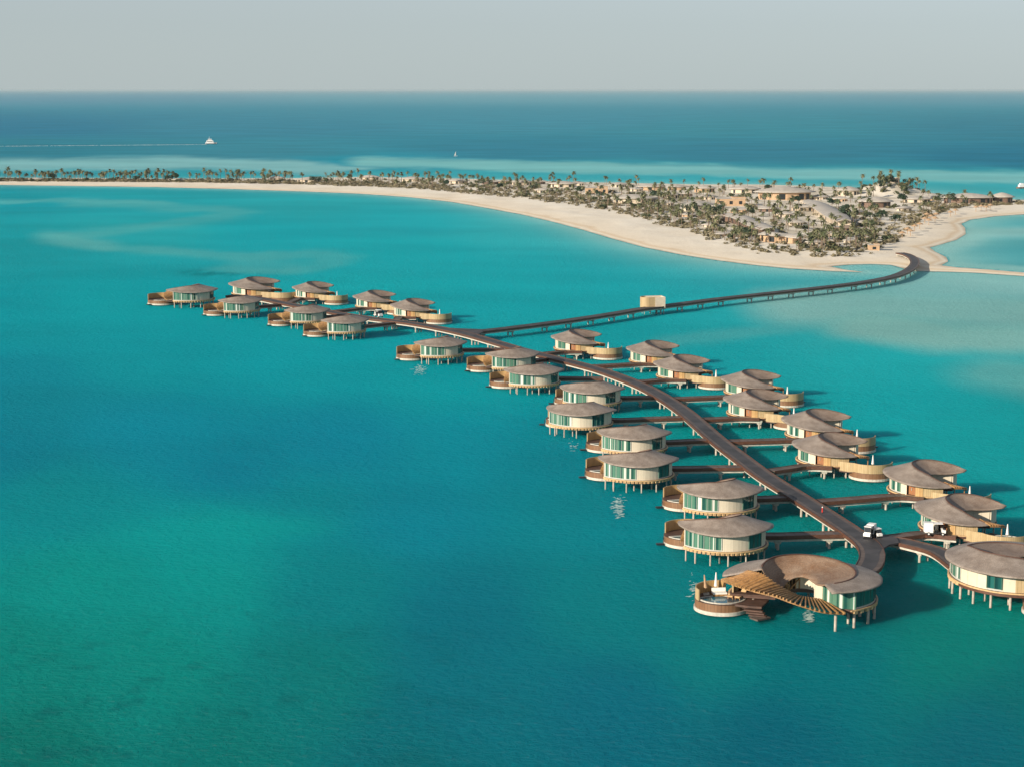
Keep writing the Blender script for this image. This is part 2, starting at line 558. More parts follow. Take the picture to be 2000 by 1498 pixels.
# pale sand close under the surface: polyline spine, half thickness (px), strength, colour
SHOAL = (112, 172, 168)
SHOALS = [
    ([(-100, 325), (100, 322), (350, 319), (560, 325), (640, 330)], 13, 1.0, (118, 172, 172)),
    ([(560, 324), (690, 330)], 4, 0.8, (118, 172, 172)),
    ([(740, 317), (900, 322), (1200, 330), (1500, 338), (1800, 343), (2100, 352)], 11, 1.0, (112, 176, 174)),
    ([(300, 1052), (430, 1030), (570, 1024)], 34, 0.5, (0, 148, 142)),
    ([(-60, 393), (60, 392), (160, 394), (300, 400)], 5, 0.55, (88, 172, 168)),
    ([(180, 402), (300, 404), (420, 408), (470, 416), (430, 426), (330, 438), (220, 452), (130, 466), (180, 482), (300, 492), (450, 500), (600, 498), (655, 502), (640, 516), (560, 526), (440, 522)], 8, 0.35, (98, 166, 156)),
    ([(100, 468), (200, 480)], 14, 0.5, (92, 170, 164)),
    ([(480, 512), (560, 516)], 16, 0.35, (92, 170, 164)),
    ([(1560, 600), (1700, 592), (1850, 600), (2100, 610)], 38, 0.95, (122, 172, 164)),
    ([(1700, 640), (1850, 660), (2100, 660)], 32, 0.92, (122, 172, 162)),
    ([(1960, 730), (2100, 760)], 40, 0.6, (106, 168, 160)),
    ([(1300, 665), (1420, 655), (1560, 640)], 16, 0.35, (100, 168, 162)),
    ([(1800, 560), (1900, 560), (2100, 570)], 26, 0.8, (128, 178, 172)),
    ([(1830, 490), (1880, 465), (1950, 455), (2100, 452)], 10, 0.75, (128, 180, 176)),
    ([(1870, 522), (2000, 528)], 5, 0.6, (128, 180, 176)),
]


def seg_dist(px, py, pts, ys=1.0):
    """distance in (x, y*ys) metric to a polyline"""
    best = np.full(px.shape, 1e9)
    for (ax, ay), (bx, by) in zip(pts, pts[1:]):
        ay2, by2 = ay * ys, by * ys
        dx, dy = bx - ax, by2 - ay2
        t = np.clip(((px - ax) * dx + (py * ys - ay2) * dy) / (dx * dx + dy * dy + 1e-9), 0, 1)
        best = np.minimum(best, np.hypot(px - ax - t * dx, py * ys - ay2 - t * dy))
    return best


def inside(px, py, poly):
    r = np.zeros(px.shape, bool)
    n = len(poly)
    for i in range(n):
        (x1, y1), (x2, y2) = poly[i], poly[(i + 1) % n]
        c = ((y1 > py) != (y2 > py)) & (px < (x2 - x1) * (py - y1) / (y2 - y1 + 1e-12) + x1)
        r ^= c
    return r


# island outline: (column, row) of the waterline as the photograph shows it
NEAR = [(-260, 362), (-100, 362), (0, 362), (150, 364), (300, 366), (450, 370), (600, 375), (700, 379), (800, 386), (880, 395), (950, 407), (1020, 420),
        (1080, 434), (1140, 450), (1200, 468), (1260, 484), (1330, 498), (1400, 509), (1470, 518), (1540, 525), (1620, 530), (1690, 532.5)]
ISLAND = NEAR + [(1650, 527), (1622, 521), (1660, 517.5), (1700, 516.5), (1740, 518), (1762, 524), (1782, 530), (1830, 531), (1900, 533), (2000, 540), (2200, 552),
                 (2200, 545), (2000, 533), (1930, 527), (1870, 523), (1838, 519), (1852, 511), (1848, 503), (1826, 492), (1816, 484), (1838, 478), (1868, 469), (1886, 458), (1885, 446), (1877, 438), (1895, 430), (1945, 423), (2010, 419), (2200, 412),
                 (2200, 392), (2060, 391), (1990, 391), (1940, 388), (1880, 384), (1800, 378), (1700, 370), (1600, 365), (1500, 362), (1350, 361), (1200, 358), (1100, 356), (1000, 353),
                 (900, 350), (800, 348), (700, 347), (600, 349), (450, 350), (300, 350), (150, 349), (0, 348), (-260, 347)]
ISLAND_W = [P(x, y)[:2] for x, y in ISLAND]


def island_sd(X, Y):
    """signed distance in metres to the waterline, positive on land"""
    d = seg_dist(X, Y, ISLAND_W + ISLAND_W[:1])
    return np.where(inside(X, Y, ISLAND_W), d, -d)


HILL = P(1735, 384)[:2]


def ground_z(X, Y):
    X, Y = np.asarray(X, float), np.asarray(Y, float)
    s = island_sd(X, Y)
    z = np.where(s > 0, 1.8 * (1 - np.exp(-np.abs(s) / 28)), s * 0.06)
    z = z + np.clip(s / 30, 0, 1) * (fbm(X / 23, Y / 30, 3, 3) - 0.45) * 1.6
    hd = ((X - HILL[0]) / 26) ** 2 + ((Y - HILL[1]) / 34) ** 2
    z = z + 9.0 * np.exp(-hd * 1.1)
    return np.maximum(z, -3)


WATER_GAIN = (0.8, 0.98, 1.06)
SSS = 0.72


def make_water():
    rows = np.concatenate([np.geomspace(60, 200, 20)[:-1], np.geomspace(200, 9000, 520)[:-1], np.geomspace(9000, 300000, 60)])
    cols = np.linspace(-1, 1, 560)
    U, Yg = np.meshgrid(cols, rows)
    half = 0.36 * Yg + 60
    half = np.where(rows[:, None] > 9000, 0.36 * Yg + 60 + (Yg - 9000) * 1.2, half)
    X = U * half
    n, m = Yg.shape
    px, py = to_px(X, Yg)
    pxw = px + (fbm(X / 60, Yg / 90, 11) - 0.47) * 60
    pyw = py + (fbm(X / 45 + 9, Yg / 120, 21) - 0.47) * 0.075 * (py - HORIZON)
    # smooth mix of the listed water colours
    lp = np.log(np.maximum(py, HORIZON + 2) - HORIZON + 6)
    num = np.zeros((n, m, 3))
    den = np.zeros((n, m, 1))
    pxc = np.clip(pxw, -500, 2500)
    lpw = np.log(np.maximum(pyw, HORIZON + 2) - HORIZON + 6)
    for (x, y, r, g, b) in WPTS:
        q = np.log(y - HORIZON + 6)
        d2 = ((pxc - x) / 300) ** 2 + ((lpw - q) / 0.22) ** 2
        w = 1.0 / (d2 + 0.10) ** 2.2
        num += w[..., None] * np.array(srgb(r, g, b)) * float(np.interp(y, [200, 300, 480, 800, 1200], [.85, .76, .88, .97, 1.03]))
        den += w[..., None]
    C = num / den
    for spine, hw, st, c in SHOALS:
        ys = 60.0 / hw if hw < 12 else 3.2
        d = seg_dist(pxw, pyw, spine, ys)
        e = (d / (hw * ys))
        k = st * np.clip(1.35 - e, 0, 1) ** 1.0
        k = np.clip(k * (0.75 + 0.55 * fbm(X / 40, Yg / 60, 31)), 0, 1)
        k = k * k * (3 - 2 * k)
        C = C * (1 - k[..., None]) + 0.94 * np.array(srgb(*c)) * k[..., None]
    # pale shallows along the shore
    sd = island_sd(X, Yg)
    k = 0.85 * np.exp(-np.clip(-sd, 0, None) / np.clip(14 + (px - 1050) / 400 * 12, 14, 26)) * np.clip(-sd, 0, 1)
    C = C * (1 - k[..., None]) + np.array(srgb(140, 188, 176)) * k[..., None]
    # dark weed on the bed, lower left and by the far villas
    wd = np.clip((fbm(X / 5.0, Yg / 5.0, 41) - 0.60) * 7, 0, 1) * np.exp(-(((px - 250) / 620) ** 2 + ((py - 1420) / 200) ** 2))
    wd = np.maximum(wd, np.clip((fbm(X / 9.0, Yg / 40.0, 51) - 0.35) * 5, 0, 1) * np.exp(-(((px - 430) / 70) ** 2 + ((py - 534) / 7) ** 2)) * 1.6)
    wd = np.maximum(wd, 0.9 * np.clip((fbm(X / 4.0, Yg / 6.0, 61) - 0.58) * 6, 0, 1) * np.exp(-(((px - 60) / 60) ** 2 + ((py - 1270) / 22) ** 2)))
    k = (0.55 * np.clip(wd, 0, 1.3))[..., None]
    C = C * (1 - k) + np.array(srgb(0, 84, 84)) * k
    me = bpy.data.meshes.new("sea")
    V = np.stack([X, Yg, np.zeros_like(X)], -1).reshape(-1, 3)
    i = np.arange(n * m).reshape(n, m)
    Fq = np.stack([i[:-1, :-1], i[:-1, 1:], i[1:, 1:], i[1:, :-1]], -1).reshape(-1, 4)
    me.from_pydata(V.tolist(), [], Fq.tolist())
    at = me.color_attributes.new("bed", 'FLOAT_COLOR', 'POINT')
    A = np.ones((n * m, 4), np.float32)
    A[:, :3] = C.reshape(-1, 3)
    at.data.foreach_set("color", A.ravel())
    o = bpy.data.objects.new("water", me)
    col.objects.link(o)
    mt, nt, b = new_mat("sea_water")
    L = nt.links.new
    ca = N(nt, "ShaderNodeVertexColor", layer_name="bed")
    geo = N(nt, "ShaderNodeNewGeometry")
    mp = N(nt, "ShaderNodeMapping")
    mp.inputs["Rotation"].default_value = (0, 0, radians(-24))
    mp.inputs["Scale"].default_value = (0.8, 1.0, 1)
    L(geo.outputs["Position"], mp.inputs[0])
    n1 = N(nt, "ShaderNodeTexNoise", Scale=0.85, Detail=6, Roughness=0.62, Distortion=0.5)
    L(mp.outputs[0], n1.inputs["Vector"])
    mp2 = N(nt, "ShaderNodeMapping")
    mp2.inputs["Rotation"].default_value = (0, 0, radians(14))
    mp2.inputs["Scale"].default_value = (0.6, 1.0, 1)
    L(geo.outputs["Position"], mp2.inputs[0])
    n2 = N(nt, "ShaderNodeTexNoise", Scale=0.16, Detail=4, Roughness=0.55)
    L(mp2.outputs[0], n2.inputs["Vector"])
    n3 = N(nt, "ShaderNodeTexNoise", Scale=0.012, Detail=3)
    L(mp2.outputs[0], n3.inputs["Vector"])
    ad = N(nt, "ShaderNodeMath", operation='MULTIPLY_ADD')
    ad.inputs[1].default_value = 0.8
    L(n2.outputs[0], ad.inputs[0])
    L(n1.outputs[0], ad.inputs[2])
    bp = N(nt, "ShaderNodeBump", Strength=1.0, Distance=1.15)
    L(ad.outputs[0], bp.inputs["Height"])
    L(bp.outputs[0], b.inputs["Normal"])
    gain = N(nt, "ShaderNodeVectorMath", operation='MULTIPLY')
    gain.inputs[1].default_value = WATER_GAIN
    L(ca.outputs[0], gain.inputs[0])
    # broad patches of ruffled and calm water
    rr = N(nt, "ShaderNodeMapRange")
    rr.inputs[1].default_value, rr.inputs[2].default_value = 0.35, 0.65
    rr.inputs[3].default_value, rr.inputs[4].default_value = 0.92, 1.08
    L(n3.outputs[0], rr.inputs[0])
    g2 = N(nt, "ShaderNodeVectorMath", operation='SCALE')
    L(gain.outputs[0], g2.inputs[0])
    L(rr.outputs[0], g2.inputs["Scale"])
    L(g2.outputs[0], b.inputs["Base Color"])
    b.inputs["Roughness"].default_value = 0.9
    b.inputs["Specular IOR Level"].default_value = 0.0
    b.inputs["Subsurface Weight"].default_value = SSS
    b.inputs["Subsurface Radius"].default_value = (1.0, 1.0, 1.0)
    b.inputs["Subsurface Scale"].default_value = 26.0
    gl = N(nt, "ShaderNodeBsdfGlossy", Roughness=0.22)
    L(bp.outputs[0], gl.inputs["Normal"])
    ms = N(nt, "ShaderNodeMixShader")
    ms.inputs[0].default_value = 0.02
    L(b.outputs[0], ms.inputs[1])
    L(gl.outputs[0], ms.inputs[2])
    L(ms.outputs[0], nt.nodes["Material Output"].inputs["Surface"])
    me.materials.append(mt)
    tag(o, "turquoise sea with pale shoals and small ripples", kind="structure")


make_water()


UPX = [0, 150, 300, 450, 600, 700, 800, 900, 1000, 1100, 1200, 1350, 1500, 1600, 1700, 1800, 1880, 1990]
UPY = [350, 351, 352, 352, 352, 350, 351, 353, 356, 359, 361, 364, 366, 369, 375, 382, 387, 393]
LOX = [0, 200, 400, 600, 700, 800, 900, 1000, 1100, 1200, 1300, 1400, 1480, 1560, 1640, 1700, 1750, 1780, 1820, 1880, 1990]
LOY = [355, 356, 357, 361, 364, 368, 376, 385, 396, 412, 438, 466, 486, 494, 496, 488, 470, 440, 420, 404, 400]


def make_island():
    pys = np.concatenate([np.linspace(338, 420, 190), np.linspace(420.5, 560, 190)])
    pxs = np.linspace(-240, 2180, 560)
    PX, PY = np.meshgrid(pxs, pys)
    Y0 = P(0, 338)[1]
    Yw = np.array([P(1000, y)[1] for y in pys])
    X = np.empty_like(PX)
    for r, y in enumerate(pys):
        a, b = P(0, y)[0], P(2000, y)[0]
        X[r] = a + (b - a) * pxs / 2000.0
    Yg = np.repeat(Yw[:, None], len(pxs), 1)
    Z = ground_z(X, Yg)
    n, m = X.shape
    i = np.arange(n * m).reshape(n, m)
    Fq = np.stack([i[:-1, :-1], i[1:, :-1], i[1:, 1:], i[:-1, 1:]], -1).reshape(-1, 4)
    zf = Z.reshape(-1)
    keep = zf[Fq].max(axis=1) > -1.2
    Fq = Fq[keep]
    used = np.unique(Fq)
    remap = np.full(n * m, -1)
    remap[used] = np.arange(len(used))
    V = np.stack([X, Yg, Z], -1).reshape(-1, 3)[used]
    me = bpy.data.meshes.new("island")
    me.from_pydata(V.tolist(), [], remap[Fq].tolist())
    gx, gy = to_px(X, Yg)
    up_ = np.interp(gx, UPX, UPY)
    lo_ = np.interp(gx, LOX, LOY)
    f_ = (gy - up_) / np.maximum(1, lo_ - up_)
    litter = np.clip((f_ + .1) * 6, 0, 1) * np.clip((1.05 - f_) * 3, 0, 1) * np.clip((fbm(X / 7, Yg / 14, 81) - .33) * 4, 0, 1)
    la = me.attributes.new("litter", 'FLOAT', 'POINT')
    la.data.foreach_set("value", litter.reshape(-1)[used].astype(np.float32))
    me.polygons.foreach_set("use_smooth", [True] * len(me.polygons))
    o = bpy.data.objects.new("island_sand", me)
    col.objects.link(o)
    mt, nt, b = new_mat("coral_sand")
    L = nt.links.new
    geo = N(nt, "ShaderNodeNewGeometry")
    sx = N(nt, "ShaderNodeSeparateXYZ")
    L(geo.outputs["Position"], sx.inputs[0])
    nz = N(nt, "ShaderNodeTexNoise", Scale=0.05, Detail=6, Roughness=0.6)
    L(geo.outputs["Position"], nz.inputs["Vector"])
    n2 = N(nt, "ShaderNodeTexNoise", Scale=0.6, Detail=4, Roughness=0.7)
    L(geo.outputs["Position"], n2.inputs["Vector"])
    rp = N(nt, "ShaderNodeValToRGB")
    rp.color_ramp.elements[0].position, rp.color_ramp.elements[0].color = 0.3, (0.74, 0.67, 0.555, 1)
    rp.color_ramp.elements[1].position, rp.color_ramp.elements[1].color = 0.7, (0.86, 0.80, 0.69, 1)
    mxn = N(nt, "ShaderNodeMath", operation='MULTIPLY_ADD')
    mxn.inputs[1].default_value = 0.5
    L(n2.outputs[0], mxn.inputs[0])
    hf = N(nt, "ShaderNodeMath", operation='MULTIPLY')
    hf.inputs[1].default_value = 0.5
    L(nz.outputs[0], hf.inputs[0])
    L(hf.outputs[0], mxn.inputs[2])
    L(mxn.outputs[0], rp.inputs[0])
    # wet sand next to the water, wrack line above it
    wet = N(nt, "ShaderNodeValToRGB")
    e = wet.color_ramp.elements
    e[0].position, e[0].color = 0.0, (0.62, 0.55, 0.46, 1)
    e[1].position, e[1].color = 1.0, (1, 1, 1, 1)
    for p_, c_ in ((0.10, (0.98, 0.96, 0.92, 1)), (0.22, (0.86, 0.74, 0.60, 1)), (0.33, (0.97, 0.92, 0.85, 1))):
        q = wet.color_ramp.elements.new(p_)
        q.color = c_
    mr = N(nt, "ShaderNodeMapRange")
    mr.inputs[1].default_value, mr.inputs[2].default_value = 0.0, 1.6
    zz = N(nt, "ShaderNodeMath", operation='MULTIPLY_ADD')
    zz.inputs[1].default_value = 0.35
    L(nz.outputs[0], zz.inputs[0])
    sb = N(nt, "ShaderNodeMath", operation='SUBTRACT')
    sb.inputs[1].default_value = 0.17
    L(sx.outputs[2], sb.inputs[0])
    L(sb.outputs[0], zz.inputs[2])
    L(zz.outputs[0], mr.inputs[0])
    L(mr.outputs[0], wet.inputs[0])
    mu = N(nt, "ShaderNodeMix", data_type='RGBA', blend_type='MULTIPLY')
    mu.inputs[0].default_value = 1.0
    L(rp.outputs[0], mu.inputs[6])
    L(wet.outputs[0], mu.inputs[7])
    lt = N(nt, "ShaderNodeAttribute", attribute_name="litter")
    lm = N(nt, "ShaderNodeMath", operation='MULTIPLY')
    lm.inputs[1].default_value = 0.62
    L(lt.outputs["Fac"], lm.inputs[0])
    sl = N(nt, "ShaderNodeMix", data_type='RGBA')
    sl.inputs[7].default_value = (0.42, 0.36, 0.26, 1)
    L(lm.outputs[0], sl.inputs[0])
    L(mu.outputs[2], sl.inputs[6])
    L(sl.outputs[2], b.inputs["Base Color"])
    b.inputs["Roughness"].default_value = 0.9
    b.inputs["Specular IOR Level"].default_value = 0.2
    bp = N(nt, "ShaderNodeBump", Strength=0.6, Distance=0.5)
    L(n2.outputs[0], bp.inputs["Height"])
    L(bp.outputs[0], b.inputs["Normal"])
    me.materials.append(mt)
    tag(o, "low sandy island with a pale curving beach", kind="structure")


make_island()


def bed_sheet():
    me = bpy.data.meshes.new("seabed")
    me.from_pydata([(-2e5, 50, -4), (2e5, 50, -4), (4e5, 3.1e5, -4), (-4e5, 3.1e5, -4)], [], [(0, 1, 2, 3)])
    me.materials.append(M['conc'])
# ------------------------------------------------------------------ villas
TH = 0.22                       # roof thickness
DECK = 2.6
EAVE = [(16, (7.9, 3.0, 6.15)), (35, (6.9, 4.9, 6.05)), (60, (4.2, 7.2, 5.75)), (90, (0, 8.2, 5.55)), (120, (-4.1, 7.1, 5.55)), (150, (-7.1, 4.1, 5.9)), (180, (-8.2, 0, 5.95)),
        (205, (-7.4, -3.5, 5.7)), (230, (-5.3, -6.3, 5.25)), (255, (-2.1, -8.0, 4.85)), (280, (1.4, -8.1, 4.6)), (300, (4.1, -7.1, 4.5)), (312, (5.7, -6.15, 4.5))]
RIDGE = [(16, (7.8, 2.5, 6.3)), (35, (6.1, 3.4, 6.7)), (60, (4.2, 4.0, 7.1)), (90, (1.7, 4.3, 7.5)), (120, (-0.6, 3.7, 7.65)), (150, (-2.0, 2.1, 7.7)), (180, (-2.6, 0, 7.6)),
         (205, (-2.2, -1.8, 7.35)), (230, (-1.1, -3.3, 6.9)), (255, (0.6, -4.2, 6.3)), (280, (2.2, -5.0, 5.6)), (300, (4.2, -5.8, 4.95)), (312, (5.6, -6.0, 4.58))]
INNER = [(16, (7.4, 1.8, 6.05)), (35, (5.6, 1.2, 5.75)), (60, (4.4, 0.7, 5.65)), (90, (3.3, 0.2, 5.7)), (120, (2.4, -0.2, 5.75)), (150, (1.7, -0.8, 5.8)), (180, (1.2, -1.4, 5.8)),
         (205, (0.8, -2.2, 5.85)), (230, (0.55, -3.2, 5.95)), (255, (0.95, -4.1, 6.05)), (280, (2.3, -4.8, 5.45)), (300, (4.2, -5.5, 4.85)), (312, (5.5, -5.8, 4.5))]


TAB = [EAVE, RIDGE, INNER]
# the large type, in its own frame (open side towards -y); angles shifted by 80 so that the walls below share their numbers
EAVE_B = [(16, (2.0, -7.2, 5.5)), (35, (5.3, -6.1, 5.45)), (60, (8.0, -3.2, 5.4)), (90, (8.6, 1.2, 5.35)), (120, (6.6, 5.4, 5.3)), (150, (2.8, 7.9, 5.3)), (180, (-1.6, 8.3, 5.25)), (210, (-5.6, 6.6, 5.2)), (240, (-8.2, 3.2, 5.1)), (260, (-8.8, 0.4, 4.95)), (272, (-8.7, -1.6, 4.8))]
RIDGE_B = [(16, (1.7, -4.5, 5.75)), (35, (3.6, -3.9, 5.85)), (60, (5.3, -2.0, 5.95)), (90, (5.8, 0.8, 6.1)), (120, (4.8, 3.6, 6.3)), (150, (2.5, 4.5, 6.8)), (180, (-0.2, 4.8, 6.95)), (210, (-2.7, 3.7, 6.9)), (240, (-4.2, 1.5, 6.6)), (260, (-4.6, -0.6, 6.4)), (272, (-4.6, -2.0, 6.3))]
INNER_B = [(16, (1.0, -2.8, 5.3)), (35, (0.9, -1.9, 5.25)), (60, (0.7, -1.1, 5.25)), (90, (0.6, -0.4, 5.25)), (120, (0.4, 0.6, 5.05)), (150, (0.1, 1.5, 4.9)), (180, (-0.9, 1.4, 4.65)), (210, (-1.7, 1.0, 4.0)), (240, (-2.1, 0.2, 3.35)), (260, (-1.95, -0.5, 3.1)), (272, (-1.8, -0.9, 3.0))]


def roof_pt(th, v):
    """point of the roof surface: v 0 eave, 1 ridge, 2 inner edge"""
    e, r, i = interp_keys(TAB[0], th), interp_keys(TAB[1], th), interp_keys(TAB[2], th)
    if v <= 1:
        x = [e[k] + (r[k] - e[k]) * v for k in range(2)]
        h = r[2] - e[2]
        z = e[2] + h * (0.80 * v + 0.20 * v * v)
    else:
        u = v - 1
        x = [r[k] + (i[k] - r[k]) * u for k in range(2)]
        z = r[2] + (i[2] - r[2]) * (1 - (1 - u) ** 1.7)
    return (x[0], x[1], z)


def rot2(p, a):
    ca, sa = cos(a), sin(a)
    return (p[0] * ca - p[1] * sa, p[0] * sa + p[1] * ca) + tuple(p[2:])


def build_roof(root, th0, th1, ra, name='roof'):
    mb = MB()
    nth = 72
    ths = [th0 + (th1 - th0) * i / nth for i in range(nth + 1)]
    vs_ = [0, .08, .2, .35, .5, .65, .8, .92, 1.0, 1.06, 1.18, 1.35, 1.55, 1.78, 2.0]
    top, uvs = [], []
    for t in ths:
        for v in vs_:
            top.append(rot2(roof_pt(t, v), ra))
            uvs.append((t / 8.0, v * 5))
    nv = len(vs_)
    bot = [(p[0], p[1], p[2] - TH) for p in top]
    fs = []
    n = len(top)
    for i in range(nth):
        for j in range(nv - 1):
            a = i * nv + j
            fs.append((a, a + 1, a + nv + 1, a + nv))
            fs.append((n + a, n + a + nv, n + a + nv + 1, n + a + 1))
        a = i * nv
        fs.append((a, a + nv, n + a + nv, n + a))
        a = i * nv + nv - 1
        fs.append((a, n + a, n + a + nv, a + nv))
    for i in (0, nth):
        for j in range(nv - 1):
            a = i * nv + j
            fs.append((a, a + 1, n + a + 1, n + a))
    mb.add(top + bot, fs, uvs + uvs)
    o = fix_normals(mb.build(name, M['roof'], root))
    # soffit faces take the board colour
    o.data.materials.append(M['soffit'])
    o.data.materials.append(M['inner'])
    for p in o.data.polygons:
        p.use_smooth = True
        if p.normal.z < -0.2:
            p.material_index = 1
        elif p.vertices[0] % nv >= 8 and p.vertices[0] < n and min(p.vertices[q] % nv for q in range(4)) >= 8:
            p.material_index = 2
    # ridge cap
    rb = MB()
    pts = [rot2(roof_pt(t, 1.0), ra) for t in ths[3:-2]]
    for a, b in zip(pts, pts[1:]):
        rb.bar((a[0], a[1], a[2] + .03), (b[0], b[1], b[2] + .03), .16, .10)
    rb.build('ridge_cap', M['red'], o)
    return o


def wall_pts(a0, a1, v, ra, n=None, dv=0.0):
    n = n or max(3, int(abs(a1 - a0) / 5) + 1)
    ps = [roof_pt(a0 + (a1 - a0) * i / (n - 1), v) for i in range(n)]
    xy = [rot2((p[0], p[1]), ra) for p in ps]
    tz = [p[2] - TH - 0.02 for p in ps]
    return xy, tz


def add_window(root, a0, a1, ra, v=0.25, m='glass', panes=4):
    xy, tz = wall_pts(a0, a1, v, ra)
    xy, tz = xy[::-1], tz[::-1]
    mb = MB()
    mb.strip(xy, DECK + 0.25, tz, -0.06)
    w = fix_normals(mb.build('window', M[m], root))
    fb = MB()
    fb.strip(xy, DECK + 0.0, DECK + 0.25, -0.14)
    fix_normals(fb.build('window_sill', M['frame'], w))
    mu = MB()
    for k in range(panes + 1):
        xk, tk = wall_pts(a0 + (a1 - a0) * k / panes, a0 + (a1 - a0) * k / panes + .8, v - .006, ra, 2)
        ww = 0.14 if k in (0, panes) else 0.06
        mu.box((xk[0][0], xk[0][1], (DECK + .25 + tk[0]) / 2), (ww, ww, tk[0] - DECK - .25))
    hx, ht = wall_pts(a0, a1, v - .006, ra)
    for i in range(len(hx) - 1):
        mu.bar((hx[i][0], hx[i][1], ht[i] - .06), (hx[i + 1][0], hx[i + 1][1], ht[i + 1] - .06), .08, .12)
    mu.build('window_frame', M['frame'] if m == 'glass' else M['mull'], w)
    return w


def add_wall(root, a0, a1, ra, m, v=0.25, name='wall_panel', z0=DECK, push=0.0):
    xy, tz = wall_pts(a0, a1, v - push, ra)
    mb = MB()
    mb.strip(xy[::-1], z0, tz[::-1], -0.18)
    return fix_normals(mb.build(name, M[m], root))


def fan_ring(name, m, root, a0, a1, ra, v0, v1, z0, z1, n=60):
    """slab between two lines of the roof plan"""
    mb = MB()
    for i in range(n + 1):
        t = a0 + (a1 - a0) * i / n
        p, q = rot2(roof_pt(t, v0)[:2], ra), rot2(roof_pt(t, v1)[:2], ra)
        for xy, z in ((p, z0), (p, z1), (q, z1), (q, z0)):
            mb.v.append((xy[0], xy[1], z))
            mb.uv.append((t / 5, z))
    for i in range(n):
        a, b = 4 * i, 4 * i + 4
        for k in range(4):
            mb.f.append((a + k, b + k, b + (k + 1) % 4, a + (k + 1) % 4))
    mb.f += [(0, 1, 2, 3), (4 * n + 3, 4 * n + 2, 4 * n + 1, 4 * n)]
    return fix_normals(mb.build(name, m, root))


def joist_blocks(root, a0, a1, ra):
    mb = MB()
    n = int((a1 - a0) / 6.2)
    for i in range(n):
        t = a0 + (a1 - a0) * (i + .5) / n
        p, q = rot2(roof_pt(t, .165)[:2], ra), rot2(roof_pt(t, .42)[:2], ra)
        mb.bar((p[0], p[1], 2.22), (q[0], q[1], 2.22), .52, .44)
    return mb.build('joists', M['block'], root)


def terrace(root, c, r, fa0, fa1, zf=1.75, ztop=3.6, link=None, pool=None, span=62):
    """round pool terrace: pale rim at the water, red-brown skirt, floor, lens pool, fence from fa0 to fa1"""
    t = MB()
    t.cyl(c, r + .12, .12, .62, 40)
    base = t.build('terrace_base', M['conc'], root)
    s = MB()
    s.cyl(c, r, .62, zf - .06, 40, cap=False)
    s.build('skirt', M['skirt'], root)
    f = MB()
    f.cyl(c, r + .05, zf - .06, zf, 40)
    f.build('terrace_floor', M['deckwood'], root)
    pts = [(c[0] + (r - .02) * cos(radians(a)), c[1] + (r - .02) * sin(radians(a))) for a in np.linspace(fa0, fa1, 36)]
    if link:
        pts = list(link) + pts
    fe = MB()
    fe.strip(pts, zf - .1, ztop, .12)
    fo = fix_normals(fe.build('fence', M['fence'], root))
    li = MB()
    q = [(c[0] + (x - c[0]) * .965, c[1] + (y - c[1]) * .965) for x, y in pts]
    li.strip(q, zf + .01, ztop - .03, .05)
    fix_normals(li.build('fence_lining', M['gold'], fo))
    # pool: lens between two arcs on the open side
    am = radians(pool if pool is not None else (fa1 + fa0 + 360) / 2)
    lens, rim = MB(), MB()
    span = radians(span)
    out = [(c[0] + (r - .35) * cos(am + q), c[1] + (r - .35) * sin(am + q)) for q in np.linspace(-span, span, 18)]
    d = (r - .35) * cos(span)
    bulge = r * (.16 if span < 1.3 else .34)
    inn = []
    for q in np.linspace(1, -1, 18):
        off = d - bulge * (1 - q * q)
        lat = (r - .35) * sin(span) * q
        inn.append((c[0] + off * cos(am) - lat * sin(am), c[1] + off * sin(am) + lat * cos(am)))
    ring = out + inn[1:-1]
    lens.add([(x, y, zf + .05) for x, y in ring], [tuple(range(len(ring)))])
    lens.add([(x, y, zf + .01) for x, y in ring], [tuple(range(len(ring)))[::-1]])
    pl = lens.build('pool', M['pool'], root)
    rr = ring + ring[:1]
    for a, b in zip(rr, rr[1:]):
        rim.bar((a[0], a[1], zf + .07), (b[0], b[1], zf + .07), .2, .14)
    rim.build('pool_rim', M['conc'], pl)
    return base


def piles(root, pts, z1=2.2, r=.14):
    for x, y in pts:
        mb = MB()
        mb.cyl((x, y), r, -1.5, z1, 8)
        mb.build('pile', M['pile'], root, True)


